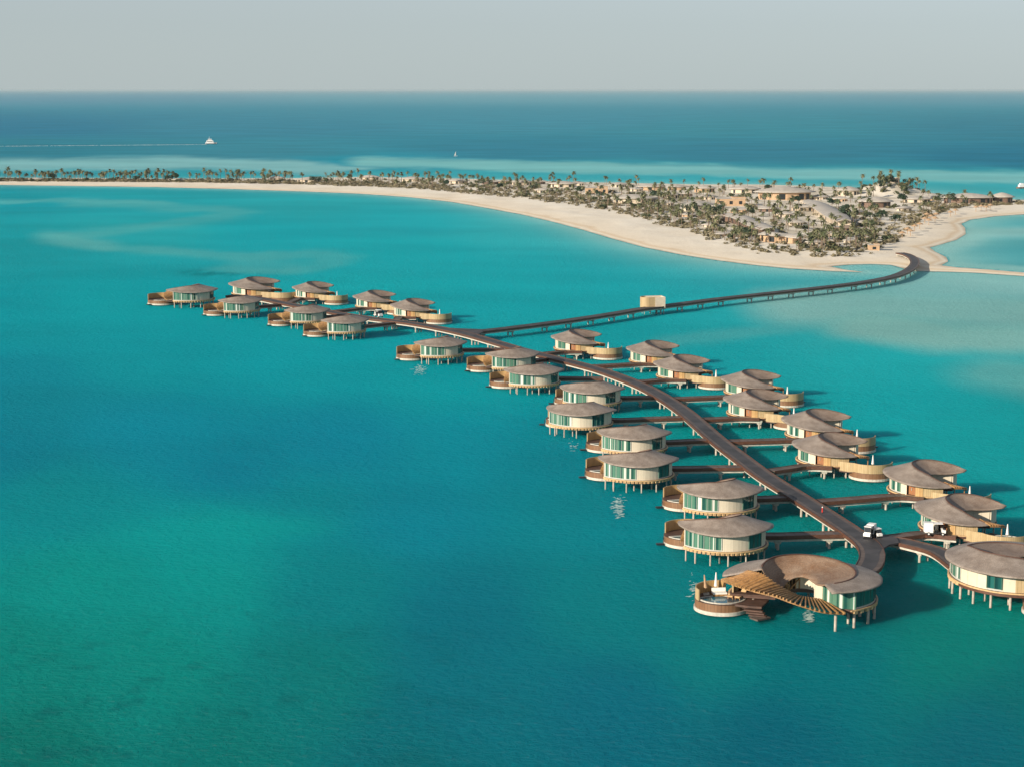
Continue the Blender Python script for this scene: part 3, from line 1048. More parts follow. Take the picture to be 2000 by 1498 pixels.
def make_villa():
    root = empty('overwater_villa')
    build_roof(root, 16, 312, 0)
    add_window(root, 44, 101, 0, panes=7)
    add_wall(root, 101, 140, 0, 'cream')
    add_window(root, 140, 166, 0, m='glass_dark', panes=3)
    add_wall(root, 166, 200, 0, 'cream')
    add_window(root, 200, 229, 0, panes=2)
    add_wall(root, 229, 240, 0, 'cream', push=.02)
    d = add_wall(root, 240, 254, 0, 'door', v=.34, name='entrance_door')
    hb = MB()
    p = rot2(roof_pt(245, .33)[:2], 0)
    hb.box((p[0], p[1], DECK + 1.1), (.1, .1, .5))
    hb.build('handle', M['frame'], d)
    add_wall(root, 254, 266, 0, 'wood', push=.03)
    add_wall(root, 266, 296, 0, 'fence')
    # end of the glazed wing and the wall round the courtyard
    e0, i0 = roof_pt(44, .25), roof_pt(44, 1.7)
    mb = MB()
    mb.strip([(e0[0], e0[1]), (i0[0], i0[1])], DECK, [e0[2] - TH, i0[2] - TH], .18)
    fix_normals(mb.build('end_wall', M['cream'], root))
    xy, tz = wall_pts(46, 150, 1.7, 0, 20)
    mb = MB()
    mb.strip(xy, DECK, tz, .15)
    fix_normals(mb.build('courtyard_wall', M['cream'], root))
    xy, tz = wall_pts(150, 285, 1.75, 0, 20)
    mb = MB()
    mb.strip(xy, DECK, tz, .15)
    fix_normals(mb.build('courtyard_screen', M['oak'], root))
    fan_ring('deck', M['deckwood'], root, 41, 300, 0, .2, 1.85, 2.42, DECK)
    fan_ring('deck_edge', M['block'], root, 41, 300, 0, .15, .2, 2.42, DECK)
    fan_ring('fascia', M['red'], root, 168, 300, 0, .17, .5, 1.98, 2.40, 30)
    joist_blocks(root, 42, 168, 0)
    fan_ring('subframe', M['deckwood'], root, 42, 299, 0, .24, 1.8, 2.05, 2.38)
    pp = []
    for a in (46, 64, 86, 110, 136, 160, 182, 205, 228, 250, 272, 292):
        pp.append(roof_pt(a, .26)[:2])
    for a in (60, 105, 150, 195):
        pp.append(roof_pt(a, .75)[:2])
    pp += [(4.6, -7.2), (3.0, -6.0)]
    piles(root, pp)
    # pergola over the way to the terrace
    I = [(0, (3.9, -5.0, 5.1)), (.25, (3.6, -4.0, 4.85)), (.5, (4.0, -2.6, 4.1)), (.75, (4.8, -1.2, 3.4)), (1, (5.8, .8, 2.8))]
    O = [(0, (5.8, -6.8, 4.55)), (.25, (7.4, -5.4, 4.3)), (.5, (8.0, -3.0, 3.7)), (.75, (8.0, -.3, 3.0)), (1, (7.5, 2.2, 2.65))]
    for k in range(17):
        a, b = interp_keys(I, k / 16), interp_keys(O, k / 16)
        mb = MB()
        mb.bar(a, b, .13, .24)
        mb.build('pergola_beam', M['oak'], root)
    for q in (I, O):
        mb = MB()
        ps = [interp_keys(q, k / 16) for k in range(17)]
        for a, b in zip(ps, ps[1:]):
            mb.bar((a[0], a[1], a[2] - .2), (b[0], b[1], b[2] - .2), .16, .2)
        mb.build('pergola_rail', M['oak'], root)
    mb = MB()
    mb.cyl((7.6, -4.9), .11, 1.7, 4.2, 6)
    mb.build('pergola_post', M['oak'], root)
    # lower floor between the house and the terrace, then the terrace
    fl = MB()
    poly = [(1.2, -7.3), (3.8, -8.5), (8, -9), (8.2, -2.5), (5.6, -.2), (3.9, -3.2), (2.2, -5.2)]
    n = len(poly)
    fl.add([(x, y, 1.72) for x, y in poly] + [(x, y, 1.45) for x, y in poly], [tuple(range(n)), tuple(range(2 * n - 1, n - 1, -1))] + [(i, i + n, (i + 1) % n + n, (i + 1) % n) for i in range(n)])
    fix_normals(fl.build('lower_floor', M['deckwood'], root))
    terrace(root, (8.2, -6.3), 4.45, 214, 362, link=[(1.0, -7.15), (2.2, -7.75), (3.7, -8.55)])
    sp = MB()
    sp.box((12.7, -3.3, .35), (1.3, .9, .25), .5)
    sp.build('swim_platform', M['dark'], root)
    for dd in (-.35, .35):
        pass
    rl = MB()
    for q in (-.3, .3):
        rl.rod((12.1 + q * .5, -3.5 - q, .4), (12.1 + q * .5, -3.5 - q, 1.6), .05)
    rl.build('ladder_rail', M['dark'], root)
    return root


def R(a): return radians(a)


def make_villa_big():
    """larger villa, front of the funnel open towards -y, terrace at -x"""
    root = empty('large_overwater_villa')
    ra = 0.0
    TAB[:] = [EAVE_B, RIDGE_B, INNER_B]
    rf = build_roof(root, 16, 254, ra)
    rf.data.materials[2] = M['inner_warm']
    add_window(root, 35, 104, ra, panes=8, m='glass_dark')
    add_wall(root, 104, 140, ra, 'cream')
    add_window(root, 140, 168, ra, panes=3)
    add_wall(root, 168, 200, ra, 'cream')
    add_window(root, 200, 214, ra, panes=2, m='glass_dark')
    add_wall(root, 214, 226, ra, 'cream')
    add_wall(root, 226, 252, ra, 'fence')
    e0 = roof_pt(35, .25)
    mb = MB()
    mb.strip([(e0[0], e0[1]), (3.2, -5.1), (2.0, -2.3)], DECK, [e0[2] - TH, 5.2, 5.15], .18)
    fix_normals(mb.build('end_window', M['glass'], root))
    mb = MB()
    mb.strip([(2.0, -2.28), (1.35, -0.9)], DECK, 4.85, .2)
    fix_normals(mb.build('end_wall', M['cream'], root))
    yard = [(0.1 + 1.75 * cos(R(a)), 1.0 + 1.9 * sin(R(a))) for a in range(-50, 216, 14)]
    mb = MB()
    mb.strip(yard[:12], DECK, 4.62, -.15)
    fix_normals(mb.build('courtyard_wall', M['cream'], root))
    mb = MB()
    for q in yard[10:]:
        mb.box((q[0], q[1], 3.35), (.14, .14, 1.5))
    mb.bar((yard[10][0], yard[10][1], 4.05), (yard[-1][0], yard[-1][1], 3.1), .12, .15)
    mb.build('courtyard_screen', M['oak'], root)
    fan_ring('deck', M['deckwood'], root, 30, 256, ra, .2, 1.62, 2.42, DECK)
    fan_ring('deck_edge', M['block'], root, 30, 256, ra, .15, .2, 2.42, DECK)
    fan_ring('subframe', M['deckwood'], root, 31, 255, ra, .24, 1.6, 2.05, 2.38)
    fan_ring('fascia', M['red'], root, 168, 256, ra, .17, .5, 1.98, 2.40, 30)
    joist_blocks(root, 31, 168, ra)
    pp = []
    for a in (34, 50, 66, 82, 98, 114, 132, 150, 168, 186, 204, 222, 240, 252):
        pp.append(rot2(roof_pt(a, .26)[:2], ra))
    for a in (40, 70, 100, 130, 160, 190, 220, 250):
        pp.append(rot2(roof_pt(a, .8)[:2], ra))
    pp += [(2.5, -6.9)]
    piles(root, pp, r=.15)
    I = [(0, (-5.9, .6, 5.95)), (.1, (-5.4, -.6, 6.2)), (.2, (-4.8, -1.9, 6.35)), (.3, (-4.2, -2.8, 6.1)), (.38, (-3.2, -2.9, 5.2)), (.52, (-1.8, -2.3, 4.0)), (.66, (-.7, -1.8, 3.2)), (.78, (.2, -1.7, 2.9)), (.9, (1.2, -1.9, 2.8)), (1, (2.0, -2.4, 2.72))]
    O = [(0, (-8.5, 2.4, 4.1)), (.1, (-8.4, .4, 4.6)), (.2, (-7.7, -2.0, 4.95)), (.3, (-6.7, -3.9, 5.1)), (.38, (-5.6, -5.1, 5.05)), (.52, (-3.8, -6.2, 4.8)), (.66, (-2.4, -6.9, 4.3)), (.78, (-.6, -7.2, 3.6)), (.9, (1.2, -7.3, 3.0)), (1, (3.3, -7.0, 2.7))]
    for k in range(31):
        u = k / 30
        a, b = interp_keys(I, u), interp_keys(O, u)
        mb = MB()
        d_ = [b[q] - a[q] for q in range(3)]
        b = [b[q] + d_[q] * .07 for q in range(3)]
        mb.bar(a, b, .15, .30)
        mb.build('pergola_beam', M['oak'], root)
    # boards that carry the funnel down to the rim of the opening
    Bk = [(.05, (-2.0, .1, 3.3)), (.25, (-1.85, -.6, 3.1)), (.42, (-1.5, -1.1, 2.95)), (.6, (-.9, -1.5, 3.0))]
    mb = MB()
    n1, n2 = 22, 8
    for k in range(n1 + 1):
        u = .05 + .55 * k / n1
        a, b = interp_keys(I, u), interp_keys(Bk, u)
        for q in range(n2 + 1):
            w_ = q / n2
            mb.v.append((a[0] + (b[0] - a[0]) * w_, a[1] + (b[1] - a[1]) * w_, b[2] + (a[2] - .06 - b[2]) * (1 - w_) ** 1.6)); mb.uv.append((k * .3, w_))
    for k in range(n1):
        for q in range(n2):
            a = k * (n2 + 1) + q
            mb.f.append((a, a + 1, a + n2 + 2, a + n2 + 1))
    mb.build('funnel_boards', M['oak'], root, True)
    mb = MB()
    nseg = 24
    for k in range(nseg + 1):
        u = .47 * k / nseg
        a, b = interp_keys(I, u), interp_keys(O, u)
        for p_ in (a, b):
            mb.v.append((p_[0], p_[1], p_[2] - .02)); mb.uv.append((k * .3, 0))
        for p_ in (a, b):
            mb.v.append((p_[0], p_[1], p_[2] - .10)); mb.uv.append((k * .3, 0))
    for k in range(nseg):
        a = 4 * k
        mb.f += [(a, a + 1, a + 5, a + 4), (a + 2, a + 6, a + 7, a + 3)]
    fix_normals(mb.build('slat_canopy', M['oak'], root))
    for q in (I, O):
        mb = MB()
        ps = [interp_keys(q, k / 33) for k in range(34)]
        for a, b in zip(ps, ps[1:]):
            mb.bar((a[0], a[1], a[2] - .22), (b[0], b[1], b[2] - .22), .16, .2)
        mb.build('pergola_rail', M['oak'], root)
    # way down to the water on the near side of the terrace
    st = MB()
    for k in range(6):
        st.box((-6.0 + k * .16, 0.2 - k * .5, 1.5 - k * .2), (2.4 - k * .1, .62, .2), -.35)
    st.build('stair', M['deckwood'], root)
    lf = MB()
    lf.box((-5.0, -2.9, .40), (1.9, 1.3, .22), .6)
    lf.build('landing', M['plank'], root)
    fl = MB()
    poly = [(-8.6, 3.6), (-8.2, -1.0), (-6.5, -1.9), (-4.8, -2.4), (-3.6, .5), (-4.5, 3.0)]
    n = len(poly)
    fl.add([(x, y, 1.80) for x, y in poly] + [(x, y, 1.5) for x, y in poly], [tuple(range(n)), tuple(range(2 * n - 1, n - 1, -1))] + [(i, i + n, (i + 1) % n + n, (i + 1) % n) for i in range(n)])
    fix_normals(fl.build('lower_floor', M['deckwood'], root))
    terrace(root, (-8.75, 1.4), 2.95, 74, 204, ztop=3.35, pool=268, span=80)
    TAB[:] = [EAVE, RIDGE, INNER]
    return root


def R(a): return radians(a)


# centre pixel on the water level, rotation, label, scale
VL = [
    ((1417, 1086), 160, "round-roofed villa nearest the camera in the left row, just above the large front villa"),
    ((1407, 1010), 162, "second nearest villa of the left row, bleached roof curl over its left end"),
    ((1247, 948), 164, "villa of the left row with a bright patch of sun on the water before it"),
    ((1239, 893), 162, "villa of the left row close behind the one with the bright sun patch"),
    ((1137, 845), 150, "left row villa set farthest out into the water from the pier bend"),
    ((1158, 801), 157, "left row villa tucked behind the one set farthest out at the bend"),
    ((1042, 763), 174, "front one of the two overlapping villas just below the causeway junction"),
    ((1000, 729), 184, "rear one of the two overlapping villas just below the causeway junction"),
    ((859, 706), 186, "lone villa left of the pier just below the causeway junction"),
    ((672, 659), 192, "nearest villa of the far group on the left side of the pier"),
    ((599, 638), 192, "second villa of the far group on the left side of the pier"),
    ((469, 618), 192, "third villa of the far group on the left side, smallest in view"),
]
VR = [
    ((613, 591), 8, "far group villa on the right side, next to the large end villa"),
    ((733, 610), 8, "far group villa on the right side with its walkway open to the water"),
    ((808, 628), 8, "nearest far group villa on the right side, round terrace beside open water"),
    ((1128, 695), 6, "villa right of the pier closest to the causeway junction"),
    ((1277, 719), 3, "second right-hand villa below the causeway, its terrace hidden by the next roof"),
    ((1333, 750), 0, "third right-hand villa below the causeway, curved fence in full view"),
    ((1468, 783), -2, "right-hand villa at the bend, the rear one of a close pair"),
    ((1477, 825), -4, "right-hand villa at the bend, the front one of a close pair"),
    ((1595, 868), -6, "right-hand villa below the bend, its pool platform poking out behind the next roof"),
    ((1621, 919), -8, "right-hand villa with the full round terrace skirt in view, midway to the end"),
    ((1805, 979), -14, "second last right-hand villa before the end of the pier, long board wall"),
    ((1873, 1053), -18, "last right-hand villa, a white cargo cart parked at its door"),
]
proto = make_villa()
first = [True]


def put_villa(c, rot, label, group, k=1.0, kz=1.0):
    o = proto if first[0] else copy_tree(proto)
    first[0] = False
    p = P(*c)
    o.location = p
    o.rotation_euler = (0, 0, R(rot))
    o.scale = (k, k, kz)
    tag(o, label, 'villa', group)
    return o


for c, r, lab in VL:
    put_villa(c, r, lab, 'villas along the left side of the pier')
for c, r, lab in VR:
    put_villa(c, r, lab, 'villas along the right side of the pier')
put_villa((374, 597), 196, "large villa at the far left tip of the pier, long golden terrace wall", 'large villas at the ends of the pier', 1.22, 1.05)
put_villa((499, 586), 10, "large villa behind the far end of the pier, two-tier spreading roof", 'large villas at the ends of the pier', 1.25, 1.1)
big = make_villa_big()
big.location = P(1566, 1197)
big.scale = (1.4, 1.4, 1.1)
tag(big, "largest villa in the foreground, open funnel roof and fan of beams over its pool terrace", 'villa', 'large villas at the ends of the pier')
big2 = copy_tree(big)
for ch in big2.children:
    if ch.name.startswith('roof'):
        ch.data = ch.data.copy()
        ch.data.materials[2] = M['inner']
big2.location = P(1981, 1159)
big2.rotation_euler = (0, 0, R(110))
big2.scale = (1.32, 1.32, 1.1)
tag(big2, "large villa cut off by the right edge, broad pale spiral roof", 'villa', 'large villas at the ends of the pier')


# ------------------------------------------------------------------ pier, causeway and walkways
def ribbon(name, path, w, ztop, label, cat, group=None, road=0.0, step=4.0, side=0.55, caps=14.0, girder=True, cap_skip=0):
    """path: list of (x, y) world points"""
    pts = curve([(p[0], p[1]) for p in path], step)
    root = empty(name, (pts[0][0], pts[0][1], 0))
    ox, oy = pts[0]
    q = [(x - ox, y - oy) for x, y in pts]
    n = len(q)
    nor = []
    for i in range(n):
        a, b = q[max(0, i - 1)], q[min(n - 1, i + 1)]
        l = hypot(b[0] - a[0], b[1] - a[1])
        nor.append((-(b[1] - a[1]) / l, (b[0] - a[0]) / l))

    def slab(pname, m, o0, o1, z0, z1, parent=root):
        mb = MB()
        L = 0
        for i in range(n):
            if i: L += hypot(q[i][0] - q[i - 1][0], q[i][1] - q[i - 1][1])
            for oo, zz in ((o0, z0), (o0, z1), (o1, z1), (o1, z0)):
                mb.v.append((q[i][0] + nor[i][0] * oo, q[i][1] + nor[i][1] * oo, zz))
                mb.uv.append((L, zz))
        for i in range(n - 1):
            a, b = 4 * i, 4 * i + 4
            for k in range(4):
                mb.f.append((a + k, b + k, b + (k + 1) % 4, a + (k + 1) % 4))
        mb.f += [(0, 1, 2, 3), (4 * n - 1, 4 * n - 2, 4 * n - 3, 4 * n - 4)]
        return fix_normals(mb.build(pname, m, parent))
    h = w / 2
    slab('deck', M['plank'], -h, h, ztop - .14, ztop)
    if road:
        slab('road_surface', M['asphalt'], -road / 2, road / 2, ztop - .1, ztop + .012)
    for sgn in (-1, 1):
        slab('side_board', M['red'], sgn * h, sgn * (h + .1), ztop - side, ztop + .10)
        if girder:
            slab('girder', M['conc'], sgn * (h - .55), sgn * (h - .25), ztop - side - .45, ztop - side + .1)
    d = 0
    nxt = caps * .5 + cap_skip
    for i in range(1, n):
        d += hypot(q[i][0] - q[i - 1][0], q[i][1] - q[i - 1][1])
        if d >= nxt:
            nxt += caps
            ang = atan2(nor[i][1], nor[i][0])
            cb = MB()
            cb.box((q[i][0], q[i][1], ztop - side - .45), (w * .92, 1.5, .95), ang, .62)
            cb.build('pile_cap', M['conc'], root)
            for s2 in (-1, 0, 1) if w > 4 else (-1, 1):
                pb = MB()
                pb.cyl((q[i][0] + nor[i][0] * w * .27 * s2, q[i][1] + nor[i][1] * w * .27 * s2), .24, -1.5, ztop - side - .9, 8)
                pb.build('pile', M['pile'], root, True)
    tag(root, label, cat, group)
    return root


ZP = 2.82
MAIN = [(446, 577), (480, 579), (510, 583), (540, 589), (580, 597), (640, 608), (680, 615), (736, 623), (800, 630.5), (860, 641), (910, 652), (964, 667), (1012, 681), (1060, 693), (1124, 709),
        (1172, 722), (1212, 736), (1254, 753), (1290, 772), (1320, 791), (1347, 811), (1400, 857), (1460, 903), (1500, 932), (1561, 970), (1625, 1011), (1674, 1044), (1697, 1064), (1704, 1084), (1697, 1104), (1684, 1116)]
pier = ribbon('pier', [P(x, y, ZP) for x, y in MAIN], 4.1, ZP, "long curving main pier with dark road between brown plank edges", 'pier', road=2.4, caps=12)
def apron(parent, px, z, m, name='junction_slab'):
    ox, oy = parent.location[0], parent.location[1]
    q = [P(x, y, z) for x, y in px]
    n = len(q)
    mb = MB()
    mb.add([(a - ox, b - oy, z) for a, b, _ in q] + [(a - ox, b - oy, z - .3) for a, b, _ in q], [tuple(range(n)), tuple(range(2 * n - 1, n - 1, -1))] + [(i, i + n, (i + 1) % n + n, (i + 1) % n) for i in range(n)])
    fix_normals(mb.build(name, m, parent))


apron(pier, [(1676, 1038), (1700, 1040), (1722, 1043), (1752, 1049), (1756, 1059), (1736, 1063), (1722, 1072), (1715, 1084), (1694, 1080), (1690, 1064)], ZP + .03, M['asphalt'])
apron(pier, [(876, 641), (900, 642), (940, 643.5), (944, 648.5), (930, 655), (905, 652)], ZP + .03, M['asphalt'])
CAUSE = [(900, 650), (940, 646.5), (1000, 640), (1100, 627), (1200, 612), (1250, 603.5), (1300, 597), (1350, 590.5), (1400, 584), (1500, 573), (1600, 562), (1680, 552), (1740, 541), (1770, 530), (1786, 517), (1784, 505), (1770, 497), (1757, 494)]
ribbon('causeway', [P(x, y, 2.76) for x, y in CAUSE], 4.0, 2.76, "dark raised causeway curving from the pier to the island beach", 'causeway', road=2.7, caps=13)
ribbon('branch_pier', [P(x, y, 2.70) for x, y in [(1700, 1060), (1725, 1052), (1752, 1054), (1796, 1064), (1828, 1073), (1848, 1084), (1866, 1098), (1884, 1112)]], 3.6, 2.70,
       "short branch of the pier leading to the large villa at the right edge", 'pier', road=2.0, caps=22, step=2)

ENTRY = (0.2, -7.75)
PIER_END_L = [(1668, 1040), (1560, 969), (1452, 911), (1385, 858), (1332, 814), (1288, 774), (1178, 738), (1075, 699), (985, 681), (775, 629), (690, 616), (548, 594)]
PIER_END_R = [(560, 592), (648, 608), (770, 628), (1050, 691), (1160, 714), (1240, 745), (1305, 778), (1368, 818), (1415, 861), (1505, 918), (1600, 978), (1716, 1050)]
ORD = ['nearest the camera', 'second from the camera', 'third from the camera', 'fourth from the camera', 'fifth from the camera', 'sixth from the camera', 'seventh from the camera', 'eighth from the camera', 'ninth from the camera, by the causeway junction',
       'tenth from the camera, in the far group', 'eleventh from the camera, in the far group', 'last one at the far end']


def walkway(c, rot, pend, z, label, group):
    vx, vy, _ = P(*c)
    e = rot2(ENTRY, R(rot))
    e2 = rot2((ENTRY[0] - 5.5, ENTRY[1] + .15), R(rot))
    a = (vx + e[0], vy + e[1])
    m_ = (vx + e2[0], vy + e2[1])
    b = P(pend[0], pend[1], z)
    mid = ((m_[0] * .5 + b[0] * .5), (m_[1] * .5 + b[1] * .5))
    ribbon('walkway', [(b[0], b[1]), mid, m_, a], 2.5, z, label, 'walkway', group, caps=9.0, step=1.5, side=.62)


for i, ((c, r, _), pe) in enumerate(zip(VL, PIER_END_L)):
    walkway(c, r, pe, 2.58, "walkway to a left-hand villa, " + ORD[i], 'walkways to the left-hand villas')
for i, ((c, r, _), pe) in enumerate(zip(VR, PIER_END_R)):
    walkway(c, r, pe, 2.58, "walkway to a right-hand villa, " + ORD[len(VR) - 1 - i].replace('nearest the camera', 'nearest the camera, with a cart on it'), 'walkways to the right-hand villas')


# ------------------------------------------------------------------ kiosk on the causeway
def kiosk():
    c = P(1272, 613)
    root = empty('service_kiosk', c, R(12))
    def outline(g=0.0):
        pts = []
        for a in np.linspace(90, 270, 14):
            pts.append((-1.6 + (2.6 + g) * cos(R(a)), -0.2 + (2.6 + g) * sin(R(a))))
        pts += [(4.4 + g, -2.8 - g), (4.4 + g, 2.4 + g)]
        return pts
    o = outline()
    mb = MB(); mb.strip(o[:14] + [(0.6, -2.8)], 2.0, 6.2, .15); fix_normals(mb.build('curved_wall', M['fence'], root))
    mb = MB(); mb.strip([(0.62, -2.85), (4.4, -2.85), (4.4, 2.4), (-1.6, 2.4)], 2.0, 6.2, .15); fix_normals(mb.build('flat_wall', M['palewall'], root))
    for nm, g, z0, z1, m_ in (('floor', .05, 1.8, 2.0, 'deckwood'), ('roof', -.16, 5.5, 5.65, 'paleroof')):
        q = outline(g); n = len(q)
        mb = MB()
        mb.add([(x, y, z1) for x, y in q] + [(x, y, z0) for x, y in q], [tuple(range(n)), tuple(range(2 * n - 1, n - 1, -1))] + [(i, i + n, (i + 1) % n + n, (i + 1) % n) for i in range(n)])
        fix_normals(mb.build(nm, M[m_], root))
    piles(root, [(-3, -1.6), (-1, -2.3), (1.5, -2.3), (4, -2.3), (-3, 1.4), (0, 1.9), (4, 1.9)], 1.9)
    tag(root, "small round-ended timber kiosk on stilts beside the causeway", 'kiosk')


kiosk()


# ------------------------------------------------------------------ carts
def wheel(root, x, y, r=.28):
    mb = MB()
    mb.rod((x, y - .1, r), (x, y + .1, r), r, 12)
    w = mb.build('wheel', M['black'], root)
    hb = MB()
    hb.rod((x, y - .12, r), (x, y + .12, r), r * .5, 8)
    hb.build('rim', M['white'], w)


def cart(loc, rz, label, cargo=True, two=False):
    root = empty('utility_cart', loc, rz)
    L0 = 3.4
    for x in (-1.05, 1.15):
        for y in (-.55, .55):
            wheel(root, x, y)
    mb = MB()
    mb.box((0, 0, .42), (L0 - .3, 1.05, .16))
    mb.build('chassis', M['black'], root)
    mb = MB()
    mb.box((1.32, 0, .68), (.62, 1.15, .5), 0, 1.0)
    mb.box((1.1, 0, .98), (.3, 1.1, .14))
    mb.box((-1.0, 0, .56), (1.3, 1.2, .2))
    mb.build('body', M['white'], root)
    for s2 in (-1, 1):
        mb = MB(); mb.rod((1.62, s2 * .38, .72), (1.66, s2 * .38, .72), .09, 8); mb.build('headlight', M['canvas'], root)
    mb = MB(); mb.box((.12, 0, .78), (.5, 1.1, .22)); mb.box((-.14, 0, 1.1), (.14, 1.1, .5)); mb.build('seat', M['dark'], root)
    ws = MB(); ws.add([(1.25, -.5, 1.05), (1.25, .5, 1.05), (.95, .5, 1.85), (.95, -.5, 1.85), (1.22, -.5, 1.05), (1.22, .5, 1.05), (.92, .5, 1.85), (.92, -.5, 1.85)],
                      [(0, 1, 2, 3), (7, 6, 5, 4), (0, 4, 5, 1), (1, 5, 6, 2), (2, 6, 7, 3), (3, 7, 4, 0)])
    ws.build('windscreen', M['screen'], root)
    mb = MB()
    for s2 in (-1, 1):
        mb.rod((1.25, s2 * .54, 1.0), (.9, s2 * .54, 1.9), .03)
        mb.rod((-.3, s2 * .54, .7), (-.3, s2 * .54, 1.9), .03)
    mb.build('roof_posts', M['dark'], root)
    mb = MB(); mb.box((.28, 0, 1.93), (1.75, 1.2, .09)); mb.build('cab_roof', M['white'], root)
    if cargo:
        mb = MB(); mb.box((-1.08, 0, 1.32), (1.45, 1.25, 1.45)); b = mb.build('cargo_box', M['white'], root)
        mb = MB(); mb.box((-1.81, 0, 1.32), (.03, .04, 1.3)); mb.build('door_seam', M['dark'], b)
    else:
        mb = MB(); mb.box((-.95, 0, .92), (.5, 1.1, .22)); mb.box((-1.2, 0, 1.2), (.12, 1.1, .5)); mb.build('rear_seat', M['canvas'], root)
    tag(root, label, 'cart')
    return root


z = ZP + .015
cart(P(1698, 1048, z), R(-118), "white cargo cart facing the camera where the pier forks", True).scale = (1.05, 1.05, 1.05)
c2 = cart(P(1712, 1047, z), R(-72), "white passenger cart stopped right beside the cargo cart at the fork", False)
c2.scale = (.8, .8, .8)
cart(P(1826, 1044, 2.60), R(-6), "white cargo cart with a square box parked at the last right-hand villa door", True).scale = (1.1, 1.1, 1.1)
cart(P(739, 620, z), R(-60), "small white cart far off on the pier, before the far group of villas", False).scale = (1.3, 1.3, 1.3)
p = P(1606, 1001, ZP + .015)
ro = empty('marker_post', p)
mb = MB(); mb.cyl((0, 0), .22, 0, .12, 10); mb.build('foot', M['black'], ro)
mb = MB(); mb.cyl((0, 0), .13, .12, .95, 10, .1); mb.build('post', M['redpaint'], ro)
mb = MB(); mb.cyl((0, 0), .14, 1.0, 1.2, 10, .04); mb.build('cap', M['canvas'], ro)
tag(ro, "small red marker post standing on the left edge of the main pier", 'post')


# ------------------------------------------------------------------ terrace furniture
def parasol(loc, label, h=3.0, open_=False, group=None, sc=1.0):
    root = empty('closed_parasol', loc)
    mb = MB(); mb.box((0, 0, .1), (.9, .9, .2)); mb.build('base', M['conc'], root)
    mb = MB(); mb.cyl((0, 0), .05, .2, h * .35, 6); mb.build('pole', M['oak'], root)
    mb = MB(); mb.cyl((0, 0), .30, h * .35, h * .45, 8, .24); mb.cyl((0, 0), .24, h * .45, h, 8, .07); mb.build('canopy', M['canvas'], root)
    root.scale = (sc, sc, sc)
    tag(root, label, 'parasol', group)
    return root


def lounger(loc, rz, label, sc=1.0):
    root = empty('sun_lounger', loc, rz)
    for x in (-.8, .5):
        for y in (-.3, .3):
            mb = MB(); mb.box((x, y, .13), (.07, .07, .26)); mb.build('leg', M['oak'], root)
    mb = MB(); mb.box((-.2, 0, .3), (1.5, .7, .08)); mb.build('frame', M['oak'], root)
    mb = MB(); mb.box((-.2, 0, .39), (1.45, .66, .10)); mb.build('cushion', M['block'], root)
    mb = MB(); mb.bar((.5, 0, .4), (1.05, 0, .95), .66, .1); mb.build('backrest', M['block'], root)
    root.scale = (sc, sc, sc)
    tag(root, label, 'sun lounger', 'sun loungers on the front villa terrace')


B0 = big.location


def bw(x, y, z):
    return (B0[0] + 1.4 * x, B0[1] + 1.4 * y, z)


TZ = 1.75 * 1.1 + .02
parasol(bw(-9.2, 3.2, TZ), "white closed parasol standing by the daybed on the front villa terrace", 3.4)
pp = parasol(bw(-10.3, 2.7, TZ), "tan folded parasol leaning at the left of the front villa terrace", 3.2)
pp.rotation_euler = (0, -.12, 0)
for ch in pp.children:
    if ch.name.startswith('canopy'):
        ch.data.materials[0] = M['thatch']
db = empty('daybed', bw(-8.9, 2.3, TZ), .1)
mb = MB(); mb.box((0, 0, .22), (2.3, 1.5, .3)); mb.build('base', M['oak'], db)
mb = MB(); mb.box((0, 0, .47), (2.2, 1.4, .22)); mb.build('mattress', M['canvas'], db)
mb = MB(); mb.box((0, .62, .8), (2.2, .18, .6)); mb.build('backrest', M['canvas'], db)
tag(db, "pale cushioned daybed under the white parasol on the front villa terrace", 'daybed')
lounger(bw(-7.5, 1.3, 2.02), R(60), "golden sun lounger in the middle of the front villa terrace", 1.25)
lounger(bw(-6.7, .9, 2.02), R(55), "golden sun lounger nearest the beams of the front villa terrace", 1.25)
for (c, r, lab), nm in zip(VR, ['next to the large end villa', 'above the open walkway', 'beside open water in the far group', 'closest to the causeway junction', 'second below the causeway', 'third below the causeway', 'at the rear of the pair by the bend', 'at the front of the pair by the bend', 'just below the bend', 'with the full round skirt', 'before the last villa', 'of the last right-hand villa']):
    vx, vy, _ = P(*c)
    e = rot2((8.6, -5.2), R(r))
    parasol((vx + e[0], vy + e[1], 1.76), "white closed parasol on the round terrace " + nm, 2.9, group='parasols on the villa terraces')

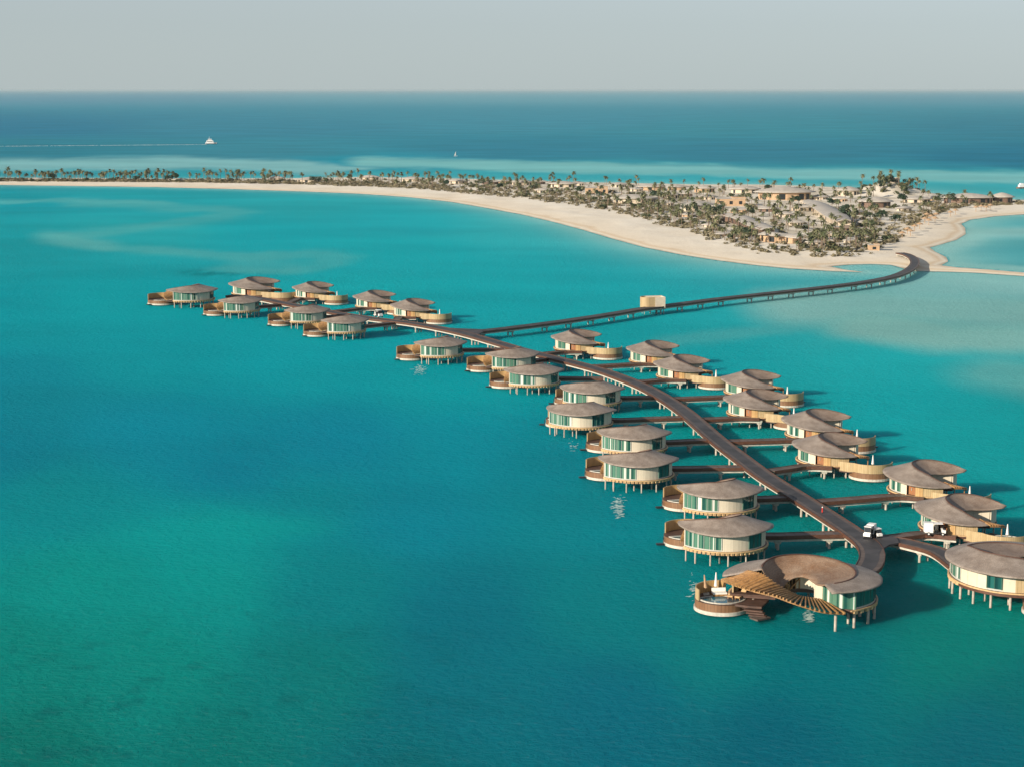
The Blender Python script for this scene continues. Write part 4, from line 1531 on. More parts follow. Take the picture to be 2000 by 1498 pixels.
# ------------------------------------------------------------------ boats and wake
def ferry():
    c = P(412, 282)
    root = empty('ferry', c, R(8))
    root.scale = (.75, .75, 1.15)
    mb = MB()
    L0, B = 11.0, 3.0
    st = [(-L0, B), (-L0 * .3, B), (L0 * .5, B * .8), (L0, 0.05)]
    vs = []
    for x, b_ in st:
        vs += [(x, -b_ * .8, -.5), (x + (1.0 if x > 0 else 0), -b_, 2.0), (x + (1.0 if x > 0 else 0), b_, 2.0), (x, b_ * .8, -.5)]
    fs = []
    for i in range(3):
        a, b2 = 4 * i, 4 * i + 4
        for k in range(4):
            fs.append((a + k, b2 + k, b2 + (k + 1) % 4, a + (k + 1) % 4))
    fs += [(0, 1, 2, 3), (15, 14, 13, 12)]
    mb.add(vs, fs); fix_normals(mb.build('hull', M['white'], root))
    mb = MB(); mb.box((0, 0, .4), (L0 * 1.9, B * 1.98, .5)); mb.build('waterline_band', M['dark'], root)
    mb = MB(); mb.box((-2, 0, 3.2), (13, 5.2, 2.4), 0, 1.06); c1 = mb.build('cabin', M['white'], root)
    for y in (-2.68, 2.68):
        mb = MB(); mb.box((-2, y, 3.3), (11, .08, .8)); mb.build('window', M['dark'], c1)
    mb = MB(); mb.box((-2, 0, 5.4), (7.5, 4.2, 2.0), 0, 1.1); mb.build('wheelhouse', M['white'], root)
    mb = MB(); mb.box((-2, 0, 5.5), (7.8, 4.5, .6)); mb.build('wheelhouse_window', M['dark'], root)
    mb = MB(); mb.rod((-3, 0, 6.4), (-3, 0, 9.5), .2); mb.box((-3, 0, 8), (.4, 2.4, .3)); mb.build('mast', M['white'], root)
    tag(root, "white ferry heading right on the deep blue sea, far left", 'ferry')
    # wake
    mb = MB()
    a, b = P(405, 283.2), P(-220, 288.5)
    n = 160
    for i in range(n):
        u = i / (n - 1)
        x, y = a[0] + (b[0] - a[0]) * u, a[1] + (b[1] - a[1]) * u
        w = (9 + 7 * min(1, u * 3)) * (0.45 + 0.55 * random.random()) * (1 - .5 * u)
        off = random.uniform(-3, 3)
        mb.v += [(x, y + off - w / 2, .06), (x, y + off + w / 2, .06)]
        mb.uv += [(0, 0), (0, 0)]
    mb.f = [(2 * i, 2 * i + 1, 2 * i + 3, 2 * i + 2) for i in range(n - 1) if random.random() > .4 * (i / n) ** 2]
    tag(mb.build('wake_foam', M['canvas']), "thin white wake trailing left behind the ferry", kind='stuff')


ferry()


# flat pale flecks modelling sunlight that villa windows throw on the water
def ripples(px, py, wpx, hpx, n, seed, label):  # lays flecks standing in for thrown window sunlight, not waves
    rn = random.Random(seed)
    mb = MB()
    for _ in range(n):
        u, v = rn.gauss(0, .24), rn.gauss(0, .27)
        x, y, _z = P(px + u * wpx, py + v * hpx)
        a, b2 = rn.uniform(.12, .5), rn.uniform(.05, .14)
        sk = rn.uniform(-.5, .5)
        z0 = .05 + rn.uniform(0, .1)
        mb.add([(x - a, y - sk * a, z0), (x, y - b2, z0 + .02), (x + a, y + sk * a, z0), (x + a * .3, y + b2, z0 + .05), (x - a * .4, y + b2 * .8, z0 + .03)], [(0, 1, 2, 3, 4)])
    tag(mb.build('glint_flecks', M['glint']), label, kind='stuff')


ripples(1209, 991, 22, 36, 150, 1, "pale flecks shaped as sun glints on the sea before a left row villa")
ripples(820, 723, 26, 16, 110, 2, "pale flecks shaped as sun glints on the sea below the lone left villa")
ripples(1580, 1206, 20, 20, 60, 3, "pale flecks shaped as sun glints on the sea in front of the largest villa")
ripples(1352, 1150, 20, 44, 30, 4, "thin pale flecks shaped as sun glints left of the largest villa terrace")
ripples(1118, 871, 20, 16, 18, 5, "sparse pale flecks shaped as sun glints left of the left row")


def sailboat(c, label, k=1.0):
    root = empty('sailing_boat', P(*c), .4)
    root.scale = (k, k, k)
    mb = MB()
    mb.add([(-4, -1, -.2), (2.5, -1.1, -.2), (5, 0, .2), (2.5, 1.1, -.2), (-4, 1, -.2), (-4.2, -1.3, 1), (2.8, -1.4, 1), (5.6, 0, 1.3), (2.8, 1.4, 1), (-4.2, 1.3, 1)],
           [(0, 1, 6, 5), (1, 2, 7, 6), (2, 3, 8, 7), (3, 4, 9, 8), (4, 0, 5, 9), (5, 6, 7, 8, 9), (4, 3, 2, 1, 0)])
    mb.build('hull', M['white'], root)
    mb = MB(); mb.rod((.5, 0, 1), (.5, 0, 12), .12); mb.build('mast', M['frame'], root)
    mb = MB(); mb.add([(.4, .04, 2), (-3.6, .3, 2), (.4, .04, 11.5), (.4, -.04, 2), (-3.6, .2, 2), (.4, -.04, 11.5)], [(0, 1, 2), (5, 4, 3), (0, 3, 4, 1), (1, 4, 5, 2), (2, 5, 3, 0)]); mb.build('sail', M['canvas'], root)
    tag(root, label, 'boat')


sailboat((890, 306), "tiny white sailing boat beyond the island, centre", 0.5)
root = empty('moored_boat', P(1997, 369), .3)
root.scale = (1.2,) * 3
mb = MB()
mb.add([(-4, -1.2, -.2), (2.5, -1.2, -.2), (5, 0, .2), (2.5, 1.2, -.2), (-4, 1.2, -.2), (-4.2, -1.5, 1), (2.8, -1.5, 1), (5.6, 0, 1.3), (2.8, 1.5, 1), (-4.2, 1.5, 1)],
       [(0, 1, 6, 5), (1, 2, 7, 6), (2, 3, 8, 7), (3, 4, 9, 8), (4, 0, 5, 9), (5, 6, 7, 8, 9), (4, 3, 2, 1, 0)])
mb.build('hull', M['brownwall'], root)
mb = MB(); mb.box((-.8, 0, 1.8), (4.2, 2.2, 1.6)); mb.build('cabin', M['white'], root)
mb = MB(); mb.box((-.8, 0, 3.1), (2.4, 1.8, 1.0)); mb.build('wheelhouse', M['white'], root)
tag(root, "white motor boat moored off the island at the right edge", 'boat')


# ------------------------------------------------------------------ island buildings
rnd0 = random.Random(77)
def gz(px, py):
    """world point on the island seen at a pixel"""
    z = 1.5
    for _ in range(4):
        x, y, _z = P(px, py, z)
        z = float(ground_z(np.array([x]), np.array([y]))[0])
    return (x, y, z)


def shell_house(px, py, wpx, hpx, label, wall='palewall', depth=.7, rz=0.0, open_=False, wav=0.0):
    """low house under a bleached, gently curved shell roof; py = row of its base"""
    x, y, z = gz(px, py)
    s = S(py)
    w, h = wpx / s * 1.04, hpx / s * 1.05
    root = empty('island_house', (x, y, z - .3), rz)
    a, b = w / 2, w / 2 * depth
    wh = h * .6
    # walls: many-sided drum
    pts = [(a * .84 * cos(t), b * .84 * sin(t)) for t in np.linspace(0, 2 * pi, 17)]
    mb = MB(); mb.strip(pts, 0, wh + .3, .2); wo_ = fix_normals(mb.build('wall', M[wall], root))
    for k in (9, 11, 13, 14):
        p0, p1 = pts[k], pts[k + 1]
        q0 = (p0[0] * 1.012 * .8 + p1[0] * .2 * 1.012, p0[1] * .8 * 1.012 + p1[1] * .2 * 1.012)
        q1 = (p0[0] * .2 * 1.012 + p1[0] * .8 * 1.012, p0[1] * .2 * 1.012 + p1[1] * .8 * 1.012)
        mb = MB(); mb.strip([q0, q1], wh * .12, wh * .82, .06); fix_normals(mb.build('window', M['dark'], root))
    nr, na = 7, 36
    vs, uv = [], []
    for i in range(nr + 1):
        r = i / nr
        for k in range(na):
            t = 2 * pi * k / na
            lob = 1 + wav * sin(2 * t + .6) * r + wav * .5 * sin(3 * t) * r
            vs.append((a * r * lob * cos(t), b * r * lob * sin(t), wh + .25 + (h - wh) * (1 - r ** 1.5) + .12 * h * wav * cos(3 * t) * r))
            uv.append((t * a, r * a))
    fs = []
    for i in range(nr):
        for k in range(na):
            fs.append((i * na + k, (i + 1) * na + k, (i + 1) * na + (k + 1) % na, i * na + (k + 1) % na))
    n0 = len(vs)
    vs += [(v[0], v[1], v[2] - .35) for v in vs[nr * na:]]
    uv += uv[nr * na:]
    for k in range(na):
        fs.append((nr * na + k, n0 + k, n0 + (k + 1) % na, nr * na + (k + 1) % na))
    fs.append(tuple(range(n0, n0 + na))[::-1])
    mb = MB(); mb.add(vs, fs, uv)
    mb.build('roof', M['paleroof'], root, True)
    tag(root, label, 'house', 'buildings on the island')
    return root


def flow_house(path, width, h, label, wall):
    """house under one long curving shell roof that follows a line of ground points"""
    pts = [gz(x, y) for x, y in path]
    ox, oy, oz = pts[0]
    root = empty('island_house', (ox, oy, oz - .3))
    q = curve([(p[0] - ox, p[1] - oy, p[2] - oz) for p in pts], 2.0)
    n = len(q)
    nor = []
    for i in range(n):
        a, b = q[max(0, i - 1)], q[min(n - 1, i + 1)]
        l = hypot(b[0] - a[0], b[1] - a[1]) or 1
        nor.append((-(b[1] - a[1]) / l, (b[0] - a[0]) / l))
    m_ = 11
    vs, uv = [], []
    for i in range(n):
        t = i / (n - 1)
        w = width * (.35 + .65 * sin(pi * min(1, max(0, t * .9 + .05))) ** .7)
        for k in range(m_):
            u = -1 + 2 * k / (m_ - 1)
            zz = h + 1.1 * sin(pi * t) * (1 - u * u) - .5 * u * u + .35 * sin(t * 7 + u * 1.5) + .3
            vs.append((q[i][0] + nor[i][0] * u * w / 2, q[i][1] + nor[i][1] * u * w / 2, q[i][2] + zz))
            uv.append((t * 30, u * 6))
    nn = len(vs)
    vs += [(a, b, c - .35) for a, b, c in vs]
    uv += uv
    fs = []
    for i in range(n - 1):
        for k in range(m_ - 1):
            a = i * m_ + k
            fs.append((a, a + 1, a + m_ + 1, a + m_))
            fs.append((nn + a, nn + a + m_, nn + a + m_ + 1, nn + a + 1))
        for k in (0, m_ - 1):
            a = i * m_ + k
            fs.append((a, a + m_, nn + a + m_, nn + a))
    for i in (0, n - 1):
        for k in range(m_ - 1):
            a = i * m_ + k
            fs.append((a, a + 1, nn + a + 1, nn + a))
    mb = MB(); mb.add(vs, fs, uv)
    fix_normals(mb.build('roof', M['paleroof'], root))
    for sd in (-1, 1):
        wl = [(q[i][0] + nor[i][0] * sd * width * .30, q[i][1] + nor[i][1] * sd * width * .30) for i in range(2, n - 2)]
        mb = MB(); mb.strip(wl, [q[i][2] for i in range(2, n - 2)], [q[i][2] + h - .1 for i in range(2, n - 2)], .2)
        fix_normals(mb.build('wall', M[wall], root))
        if sd == -1: wl0 = wl
        else:
            for e_, iq in ((0, 2), (-1, n - 3)):
                mb = MB(); mb.strip([wl0[e_], wl[e_]], q[iq][2], q[iq][2] + h + .1, .2)
                fix_normals(mb.build('end_wall', M[wall], root))
        for j in range(1, len(wl) - 2, 4):
            w2 = [(wl[j][0] + nor[j + 2][0] * sd * .06, wl[j][1] + nor[j + 2][1] * sd * .06), (wl[j + 1][0] + nor[j + 3][0] * sd * .06, wl[j + 1][1] + nor[j + 3][1] * sd * .06)]
            mb = MB(); mb.strip(w2, q[j + 2][2] + .6, q[j + 2][2] + h - .9, .3 * 0 + .05)
            fix_normals(mb.build('window', M['dark'], root))
    tag(root, label, 'house', 'buildings on the island')


def box_house(px, py, wpx, hpx, label, m='orange', depth=.6, rz=0.0, win=3, at=None):
    x, y, z = at or gz(px, py)
    s = S(py)
    w, h = wpx / s, hpx / s
    d = w * depth
    root = empty('island_house', (x, y, z - .3), rz)
    mb = MB(); mb.box((0, 0, h / 2), (w, d, h)); mb.box((w * .28, 0, h * .62), (w * .46, d * .9, h * 1.24)); mb.build('wall', M[m], root)
    mb = MB(); mb.box((0, 0, h + .12), (w + .5, d + .5, .24)); mb.build('roof', M['paleroof'], root)
    for k in range(win):
        fx = -w / 2 + w * (k + .5) / win
        mb = MB(); mb.box((fx, -d / 2 - .03, h * .5), (w / win * .34, .1, h * .45)); mb.build('window', M['dark'], root)
    tag(root, label, 'house', 'buildings on the island')


shell_house(1532, 390, 116, 24, "widest shell-roofed hall on the island with ochre walls under its eaves", 'orange', .55, .05)
flow_house([(1574, 404), (1596, 412), (1620, 426), (1648, 446)], 15.0, 4.6, "long bleached roof sweeping down on the right of the island village", 'palewall')
flow_house([(1420, 432), (1446, 438), (1472, 450), (1500, 462)], 13.0, 4.4, "flowing pale roof among the front palms, left of the ochre gable", 'brownwall')
flow_house([(1488, 470), (1512, 474), (1540, 475), (1566, 478)], 9.0, 4.2, "frontmost pale roof of the island village with ochre wall showing below", 'orange')
shell_house(1362, 412, 62, 18, "grey low roof behind the dark round tree on the island", 'palewall', .7, .1, wav=.2)
shell_house(1262, 397, 44, 12, "small grey roof at the left of the island village", 'palewall', .7, 0, wav=.1)
shell_house(1274, 372, 56, 12, "pale rear roof behind a reddish trunk on the island", 'orange', .6, 0)
shell_house(1376, 376, 44, 13, "rear house with thin pale roof and ochre wall mid-island", 'orange', .6, 0)
shell_house(1455, 378, 60, 14, "rear pale roof just left of the widest hall", 'palewall', .6, 0)
shell_house(1656, 381, 48, 16, "pale roof left of the palm hill", 'palewall', .7, 0)
shell_house(1708, 406, 70, 20, "round grey roof over a dark open front below the palm hill", 'brownwall', .7, 0)
shell_house(1890, 397, 104, 18, "long dark-walled house on the right shore of the island", 'brownwall', .45, -.03)
shell_house(1956, 397, 48, 19, "dark-walled house at the right end of the island", 'brownwall', .6, 0)
shell_house(1020, 362, 44, 10, "low roof on the island behind the middle beach", 'palewall', .6, 0)
shell_house(1100, 366, 54, 11, "low wide roof left of the ochre house with dark windows", 'palewall', .6, 0)
shell_house(1236, 398, 84, 17, "grey house with open columned front facing the beach", 'palewall', .5, -.05, wav=.1)
shell_house(1060, 377, 34, 9, "small grey hut near the middle beach", 'palewall', .6, 0)
shell_house(604, 357, 52, 10, "pale arched hut on the left arm of the island", 'palewall', .5, 0, wav=.1)
shell_house(722, 352, 40, 9, "low pale hut on the left arm under two palms", 'palewall', .5, 0)
shell_house(806, 355, 46, 9, "wide pale hut roof on the left arm beside dark shrubs", 'palewall', .5, 0)
shell_house(540, 353, 30, 8, "small pale hut left of the arched hut", 'palewall', .5, 0)
shell_house(896, 359, 40, 9, "pale hut roof where the left arm widens", 'palewall', .5, 0)
shell_house(958, 361, 36, 9, "pale hut with brown walls where the beach begins to widen", 'brownwall', .5, 0)
shell_house(350, 355, 30, 6, "low hut on the far left arm between palms", 'palewall', .5, 0)
shell_house(70, 354, 30, 6, "low hut at the far left end of the island", 'palewall', .5, 0)
shell_house(1310, 388, 40, 12, "pale roofed house in the dense palms left of the village centre", 'palewall', .7, 0)
shell_house(1790, 396, 60, 12, "low roof among palms right of the palm hill", 'palewall', .6, 0)
shell_house(1568, 412, 50, 12, "half hidden roof between the widest hall and the sweeping roof", 'palewall', .6, 0)
more = [(985, 358, 26), (1052, 360, 30), (1128, 363, 30), (1208, 366, 34), (1240, 374, 30), (1322, 372, 40), (1338, 384, 34), (1300, 402, 36), (1382, 390, 34), (1400, 408, 34), (1444, 416, 40),
        (1500, 414, 40), (1530, 424, 40), (1552, 440, 36), (1600, 390, 34), (1640, 394, 34), (1672, 420, 38), (1690, 440, 36), (1620, 462, 36), (1386, 444, 30), (1346, 424, 30), (1410, 462, 32), (1590, 478, 34), (1660, 474, 30), (1766, 412, 34), (1822, 392, 36)]
for i, (x, y, w_) in enumerate(more):
    side = "left of the widest hall" if x < 1475 else "below the widest hall" if x < 1600 else "right of the sweeping roof"
    if x < 1260: side = "behind the long beach"
    shell_house(x, y, w_, w_ * .26, ("ochre-walled", "brown-walled", "pale-walled", "low", "narrow")[i % 5] + " bleached hut half hidden by palms " + side, ('orange', 'brownwall', 'palewall', 'palewall', 'palewall')[i % 5], .6, rnd0.uniform(-.4, .4), wav=rnd0.uniform(0, .2))
box_house(1165, 378, 42, 11, "ochre flat-roofed house with dark windows behind the beach")
box_house(1426, 402, 54, 14, "long plain ochre block below the rear palms")
box_house(1706, 489, 20, 11, "small lone ochre cube on the sand near the causeway landing", depth=.8, win=1)
box_house(1394, 432, 22, 10, "small reddish-topped block by the front palms", 'palewall', win=2)
box_house(1640, 452, 40, 9, "brown fronted block below the sweeping roof", 'brownwall', win=3)
box_house(1744, 384, 18, 9, "small pale lookout on top of the palm hill", 'palewall', win=2, at=(HILL[0] + 4, HILL[1] - 2, 10.2))


# ------------------------------------------------------------------ beach shelters
def shelter(px, py, k, label):
    root = empty('beach_shelter', gz(px, py), random.uniform(0, 1))
    root.scale = (k, k, k)
    mb = MB(); mb.cyl((0, 0), .12, 0, 2.4, 6); mb.build('pole', M['thatch'], root)
    mb = MB(); mb.cyl((0, 0), 1.7, 2.0, 2.9, 12, .1); mb.build('thatched_top', M['thatch'], root)
    tag(root, label, 'parasol', 'thatched shelters on the right beach')


for i, (x, y) in enumerate([(1762, 466), (1772, 458), (1778, 462), (1786, 452), (1796, 448), (1806, 437), (1814, 440), (1818, 432), (1826, 436), (1810, 428), (1828, 428), (1856, 424), (1866, 420), (1906, 414), (1916, 412), (1926, 414), (1934, 410)]):
    shelter(x, y, 1.35, "brown thatched shelter on the pale sand between the palms and the lagoon" if i < 11 else "brown thatched shelter on the narrow beach under the dark-walled house")


# ------------------------------------------------------------------ vegetation
def palm_meshes(seed, h):
    rnd = random.Random(seed)
    tr = MB()
    lean = (rnd.uniform(-.6, .6), rnd.uniform(-.6, .6))
    n = 5
    pts = [(lean[0] * (k / n) ** 2, lean[1] * (k / n) ** 2, h * k / n) for k in range(n + 1)]
    for a, b in zip(pts, pts[1:]):
        tr.rod(a, b, .24 if a[2] == 0 else .19, 6, .18)
    cr = MB()
    top = pts[-1]
    nf = rnd.randint(17, 22)
    for k in range(nf):
        az = 2 * pi * k / nf * 2.4 + rnd.uniform(-.3, .3)
        el = rnd.uniform(-.5, 1.25)
        L0 = rnd.uniform(2.5, 3.3)
        seg = 4
        p = list(top)
        e = el
        prev = None
        for q in range(seg + 1):
            wdt = .62 * (1 - (q / seg) ** 2) + .05 if q else .18
            dx, dy = -sin(az) * wdt, cos(az) * wdt
            cur = [(p[0] + dx, p[1] + dy, p[2] - .22 * wdt), (p[0], p[1], p[2]), (p[0] - dx, p[1] - dy, p[2] - .22 * wdt)]
            if prev:
                cr.add(prev + cur, [(0, 1, 4, 3), (1, 2, 5, 4)])
            prev = cur
            p = [p[0] + cos(az) * cos(e) * L0 / seg, p[1] + sin(az) * cos(e) * L0 / seg, p[2] + sin(e) * L0 / seg]
            e -= .42
    return tr, cr


def blob(seed, rx, rz, nleaf, base=.25, leaf=.5):
    rnd = random.Random(seed)
    mb = MB()
    cl = [(rnd.gauss(0, .42) * rx, rnd.gauss(0, .42) * rx, rz * rnd.uniform(.35, .9), rnd.uniform(.3, .55)) for _ in range(7)]
    for _ in range(nleaf):
        c = rnd.choice(cl)
        u = [rnd.gauss(0, 1) for _ in range(3)]
        l = sqrt(sum(a * a for a in u)) or 1
        r = c[3] * rx * rnd.uniform(.7, 1)
        p = (c[0] + u[0] / l * r, c[1] + u[1] / l * r, max(.05, c[2] + u[2] / l * r * .8))
        a, b = rnd.uniform(0, 2 * pi), rnd.uniform(-.9, .9)
        s = leaf * rnd.uniform(.6, 1.3)
        v1 = (cos(a) * s, sin(a) * s, sin(b) * s * .6)
        v2 = (-sin(a) * s * .6, cos(a) * s * .6, cos(b) * s * .5)
        mb.add([(p[0] - v1[0], p[1] - v1[1], p[2] - v1[2]), (p[0] + v2[0], p[1] + v2[1], p[2] + v2[2]), (p[0] + v1[0], p[1] + v1[1], p[2] + v1[2]), (p[0] - v2[0], p[1] - v2[1], p[2] - v2[2])], [(0, 1, 2, 3)])
    return mb


PALMS = []
for k in range(6):
    h = (7.0, 8.5, 6.0, 9.5, 5.2, 7.8)[k]
    root = empty('palm_tree')
    tr, cr = palm_meshes(100 + k, h)
    tr.build('trunk', M['trunk'], root)
    cr.build('crown', M['frond'], root)
    PALMS.append(root)
BUSH = []
for k in range(5):
    o = blob(200 + k, 2.1, 1.9, 130, leaf=.5).build('shrub', M['leaf'])
    BUSH.append(o)
TREES = []
for k in range(3):
    root = empty('broadleaf_tree')
    mb = MB(); mb.rod((0, 0, 0), (0.1, 0.1, 2.2), .22, 6, .15); mb.rod((.1, .1, 2.0), (1.2, .4, 3.3), .12, 5, .06); mb.rod((.1, .1, 2.0), (-1.0, -.5, 3.4), .12, 5, .06)
    mb.build('trunk', M['trunk'], root)
    cm = blob(300 + k, 3.6, 3.6, 420, leaf=.5)
    cm.v = [(a, b, c + 1.8) for a, b, c in cm.v]
    cm.build('crown', M['darkleaf'], root)
    TREES.append(root)
used_p, used_b, used_t = set(), set(), set()


def put(protos, used, px, py, k, label, cat, group, i=None, at=None):
    i = random.randrange(len(protos)) if i is None else i
    if i in used:
        o = copy_tree(protos[i])
    else:
        o = protos[i]
        used.add(i)
    x, y, z = at or gz(px, py)
    o.location = (x, y, z - .1)
    o.rotation_euler = (0, 0, random.uniform(0, 2 * pi))
    o.scale = (k, k, k * random.uniform(.9, 1.1))
    tag(o, label, cat, group)
    return o


def upper(px):
    """back edge of the planted ground"""
    xs = [0, 150, 300, 450, 600, 700, 800, 900, 1000, 1100, 1200, 1350, 1500, 1600, 1700, 1800, 1880, 1990]
    ys = [350, 351, 352, 352, 352, 350, 351, 353, 356, 359, 361, 364, 366, 369, 375, 382, 387, 393]
    return float(np.interp(px, xs, ys))


def lower(px):
    """front edge of the planted ground"""
    xs = [0, 200, 400, 600, 700, 800, 900, 1000, 1100, 1200, 1300, 1400, 1480, 1560, 1640, 1700, 1750, 1780, 1820, 1880, 1990]
    ys = [355, 356, 357, 361, 364, 368, 376, 385, 396, 412, 438, 466, 486, 494, 496, 488, 470, 440, 420, 404, 400]
    return float(np.interp(px, xs, ys))


HILLP = (1735, 384)
rnd = random.Random(5)


def zone(px, py):
    if px < 150: b_ = "at the far left tip of the island"
    elif px < 420: b_ = "on the thin far left arm"
    elif px < 640: b_ = "on the left arm by the arched hut"
    elif px < 850: b_ = "on the left arm by the low huts"
    elif px < 1020: b_ = "where the left arm widens"
    elif px < 1200: b_ = "around the ochre house with dark windows"
    elif px < 1320: b_ = "around the columned grey house"
    elif px < 1420: b_ = "left of the island village"
    elif px < 1500: b_ = "in the left half of the village"
    elif px < 1580: b_ = "in the centre of the village"
    elif px < 1660: b_ = "around the long sweeping roof"
    elif px < 1800 and py < 400: b_ = "near the palm hill"
    elif px < 1800: b_ = "near the causeway landing"
    else: b_ = "along the right shore of the island"
    f = (py - upper(px)) / max(1, lower(px) - upper(px))
    return b_ + (", back row" if f < .34 else ", middle row" if f < .67 else ", front row")


CLEAR = [(1470, 1592, 376, 404), (1572, 1650, 398, 452), (1420, 1500, 424, 462), (1486, 1570, 452, 486), (1398, 1452, 386, 412), (1142, 1190, 366, 386), (1334, 1394, 398, 424), (1240, 1284, 386, 402), (1196, 1280, 384, 404), (1672, 1744, 390, 414), (1838, 1982, 384, 404), (1252, 1302, 362, 378), (1355, 1395, 366, 380), (1425, 1480, 366, 382), (1634, 1680, 368, 386), (574, 630, 346, 362), (780, 830, 346, 360), (704, 742, 344, 356)]


def blocked(x, y):
    return any(a - 2 < x < b + 2 and c < y < d for a, b, c, d in CLEAR) and rnd.random() < .7


def scatter_rows(n, x0, x1, fn, power=1.0, jitter=True):
    out = []
    while len(out) < n:
        x = rnd.uniform(x0, x1)
        u, l = upper(x), lower(x)
        y = u + (l - u) * rnd.random() ** power
        if blocked(x, y):
            continue
        out.append((x, y))
    return out


# palms: left arm, middle, village
palms = scatter_rows(72, -10, 860, None, 1.6) + scatter_rows(52, 860, 1220, None, 1.3) + scatter_rows(54, 1220, 1440, None, .9) + scatter_rows(82, 1430, 1720, None, .8)
palms += scatter_rows(14, 1780, 1995, None, .8)
LOOK = ["medium", "tall", "short", "very tall", "stubby", "leaning"]


def place_palm(x, y):
    k = rnd.uniform(.72, 1.08) if x > 860 else rnd.uniform(.8, 1.2)
    i = random.randrange(len(PALMS))
    w = LOOK[i]
    o = put(PALMS, used_p, x, y, k, "", 'palm', '', i)
    o["label"] = w + " ragged palm " + zone(x, y)
    o["group"] = 'palms ' + zone(x, y)


palms.sort(key=lambda q: -q[1])
for x, y in palms[:264]:
    place_palm(x, y)
bush = scatter_rows(70, -10, 860, None, .9) + scatter_rows(52, 860, 1220, None, .7) + scatter_rows(60, 1220, 1440, None, .7) + scatter_rows(70, 1440, 1720, None, .7) + scatter_rows(30, 1720, 1990, None, .7)
for x, y in bush[:268]:
    k = rnd.uniform(.6, 1.45)
    w = "small" if k < .9 else "rounded" if k < 1.2 else "broad"
    put(BUSH, used_b, x, y, k, w + " dusty green shrub " + zone(x, y), 'shrub', 'shrubs ' + zone(x, y))
trees = [(104, 354), (268, 355), (330, 355), (345, 355), (615, 358), (870, 366), (950, 364), (975, 372), (1045, 374), (1135, 382), (1175, 389), (1348, 416), (1400, 420), (1285, 390), (1470, 425), (1650, 415), (1655, 432), (1700, 430), (1720, 432), (1748, 436), (1560, 400), (1625, 405), (1640, 418), (1540, 388), (1850, 398), (1500, 374), (1690, 398), (1765, 400), (1450, 462), (1470, 470)]
for x, y in trees:
    k = rnd.uniform(.85, 1.3)
    put(TREES, used_t, x, y, k, ("spreading" if k > 1.07 else "compact") + " dark broadleaf tree " + zone(x, y), 'tree', 'dark trees ' + zone(x, y))

# beyond three hundred palms: the grove between the houses as one mass
gp = MB()
pal = []
for k in range(6):
    tr, cr = palm_meshes(500 + k, (6.5, 8, 5.5, 9, 7, 7.5)[k])
    pal.append((tr, cr))
gt = MB()
extra = scatter_rows(50, 880, 1230, None, 1.0) + scatter_rows(100, 1220, 1440, None, .95) + scatter_rows(120, 1430, 1710, None, 1.05) + scatter_rows(160, -10, 880, None, 1.2)
for x, y in extra:
    X, Y, Z = gz(x, y)
    k = rnd.uniform(.6, 1.0) if x > 880 else rnd.uniform(.7, 1.05)
    a = rnd.uniform(0, 2 * pi)
    ca, sa = cos(a) * k, sin(a) * k
    tr, cr = pal[rnd.randrange(6)]
    gt.add([(X + v[0] * ca - v[1] * sa, Y + v[0] * sa + v[1] * ca, Z - .1 + v[2] * k) for v in tr.v], tr.f)
    gp.add([(X + v[0] * ca - v[1] * sa, Y + v[0] * sa + v[1] * ca, Z - .1 + v[2] * k) for v in cr.v], cr.f)
g0 = gp.build('palm_grove', M['frond'])
g1 = gt.build('trunks', M['trunk'], g0)
tag(g0, "thick scatter of further palms between the island houses", kind='stuff')
tag(g1, kind='stuff')

def on_hill(s):
    x, y = HILL[0] + rnd.gauss(0, 15 * s), HILL[1] - 14 + rnd.gauss(0, 20 * s)
    return (x, y, float(ground_z(np.array([x]), np.array([y]))[0]))


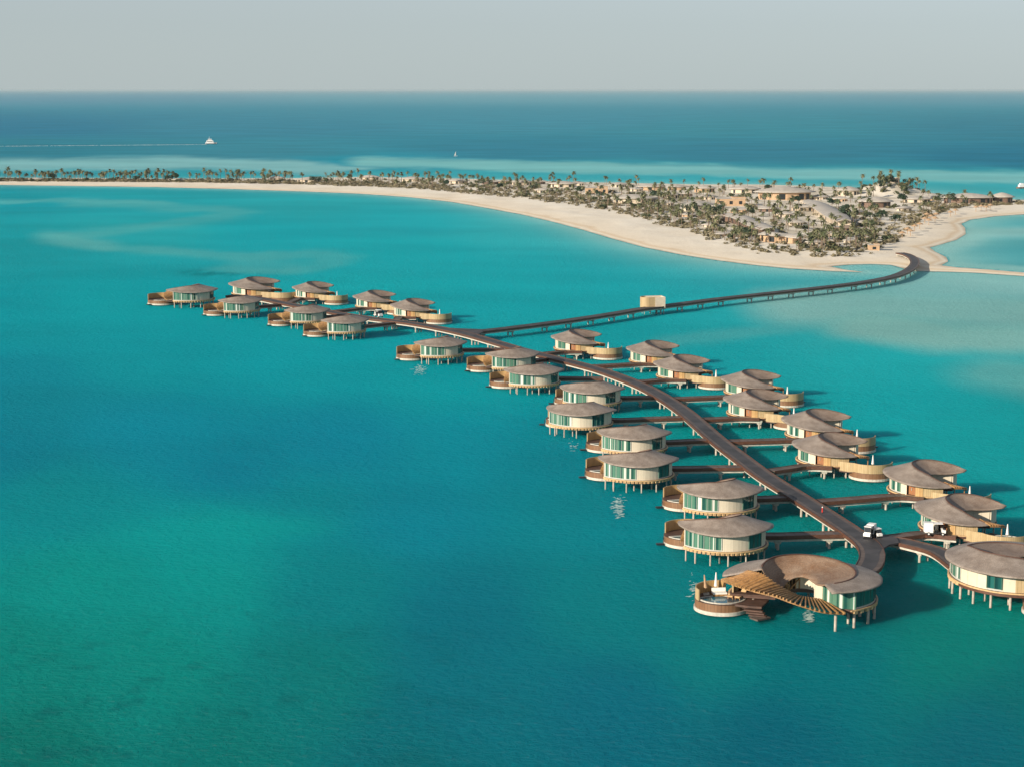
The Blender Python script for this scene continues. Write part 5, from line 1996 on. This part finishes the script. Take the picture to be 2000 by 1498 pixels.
for k in range(34):
    i = random.randrange(len(PALMS))
    put(PALMS, used_p, 1735, 380, rnd.uniform(.75, 1.0), LOOK[i] + " ragged palm on the slopes of the palm hill", 'palm', 'palms on the palm hill', i, on_hill(1))
for k in range(26):
    put(BUSH, used_b, 1735, 380, rnd.uniform(.9, 1.6), ("small", "broad", "rounded")[k % 3] + " dusty green shrub on the slopes of the palm hill", 'shrub', 'shrubs on the palm hill', None, on_hill(1.1))
for k in range(9):
    put(TREES, used_t, 1735, 380, rnd.uniform(.7, 1.0), ("spreading" if k % 2 else "compact") + " dark broadleaf tree on the palm hill", 'tree', 'dark trees on the palm hill', None, on_hill(.8))

# creeping dune plants: nobody could count them
gc = MB()
proto_t = [blob(400 + k, 2.0, .7, 30, leaf=.62) for k in range(5)]
for _ in range(2900):
    x = rnd.uniform(-20, 1995)
    u, l = upper(x), lower(x)
    y = u + (l - u) * rnd.random() ** .55 + rnd.uniform(0, (l - u) * .10)
    X, Y, Z = gz(x, y)
    t = proto_t[rnd.randrange(5)]
    k = rnd.uniform(.5, 1.5)
    a = rnd.uniform(0, 2 * pi)
    ca, sa = cos(a) * k, sin(a) * k
    if blocked(x, y + 4): continue
    gc.add([(X + v[0] * ca - v[1] * sa, Y + v[0] * sa + v[1] * ca, Z - .05 + v[2] * k) for v in t.v], t.f)
tag(gc.build('dune_plants', M['tuft']), "brownish creeping dune plants over the island sand", kind='stuff')

# ------------------------------------------------------------------ haze
HAZE = 1.9e-5
me = bpy.data.meshes.new("haze")
X0, X1, Y0, Y1, Z0, Z1 = -420000, 420000, -200, 310000, -5, 82
me.from_pydata([(X0, Y0, Z0), (X1, Y0, Z0), (X1, Y1, Z0), (X0, Y1, Z0), (X0, Y0, Z1), (X1, Y0, Z1), (X1, Y1, Z1), (X0, Y1, Z1)], [],
               [(3, 2, 1, 0), (4, 5, 6, 7), (0, 1, 5, 4), (1, 2, 6, 5), (2, 3, 7, 6), (3, 0, 4, 7)])
hz = bpy.data.objects.new("haze", me)
col.objects.link(hz)
hm = bpy.data.materials.new("haze_air")
hm.use_nodes = True
hm.node_tree.nodes.clear()
pv = hm.node_tree.nodes.new("ShaderNodeVolumePrincipled")
pv.inputs["Color"].default_value = (0.58, 0.72, 0.78, 1)
pv.inputs["Density"].default_value = HAZE
mo = hm.node_tree.nodes.new("ShaderNodeOutputMaterial")
hm.node_tree.links.new(pv.outputs[0], mo.inputs["Volume"])
me.materials.append(hm)
tag(hz, "thin pale sea haze", kind='stuff')
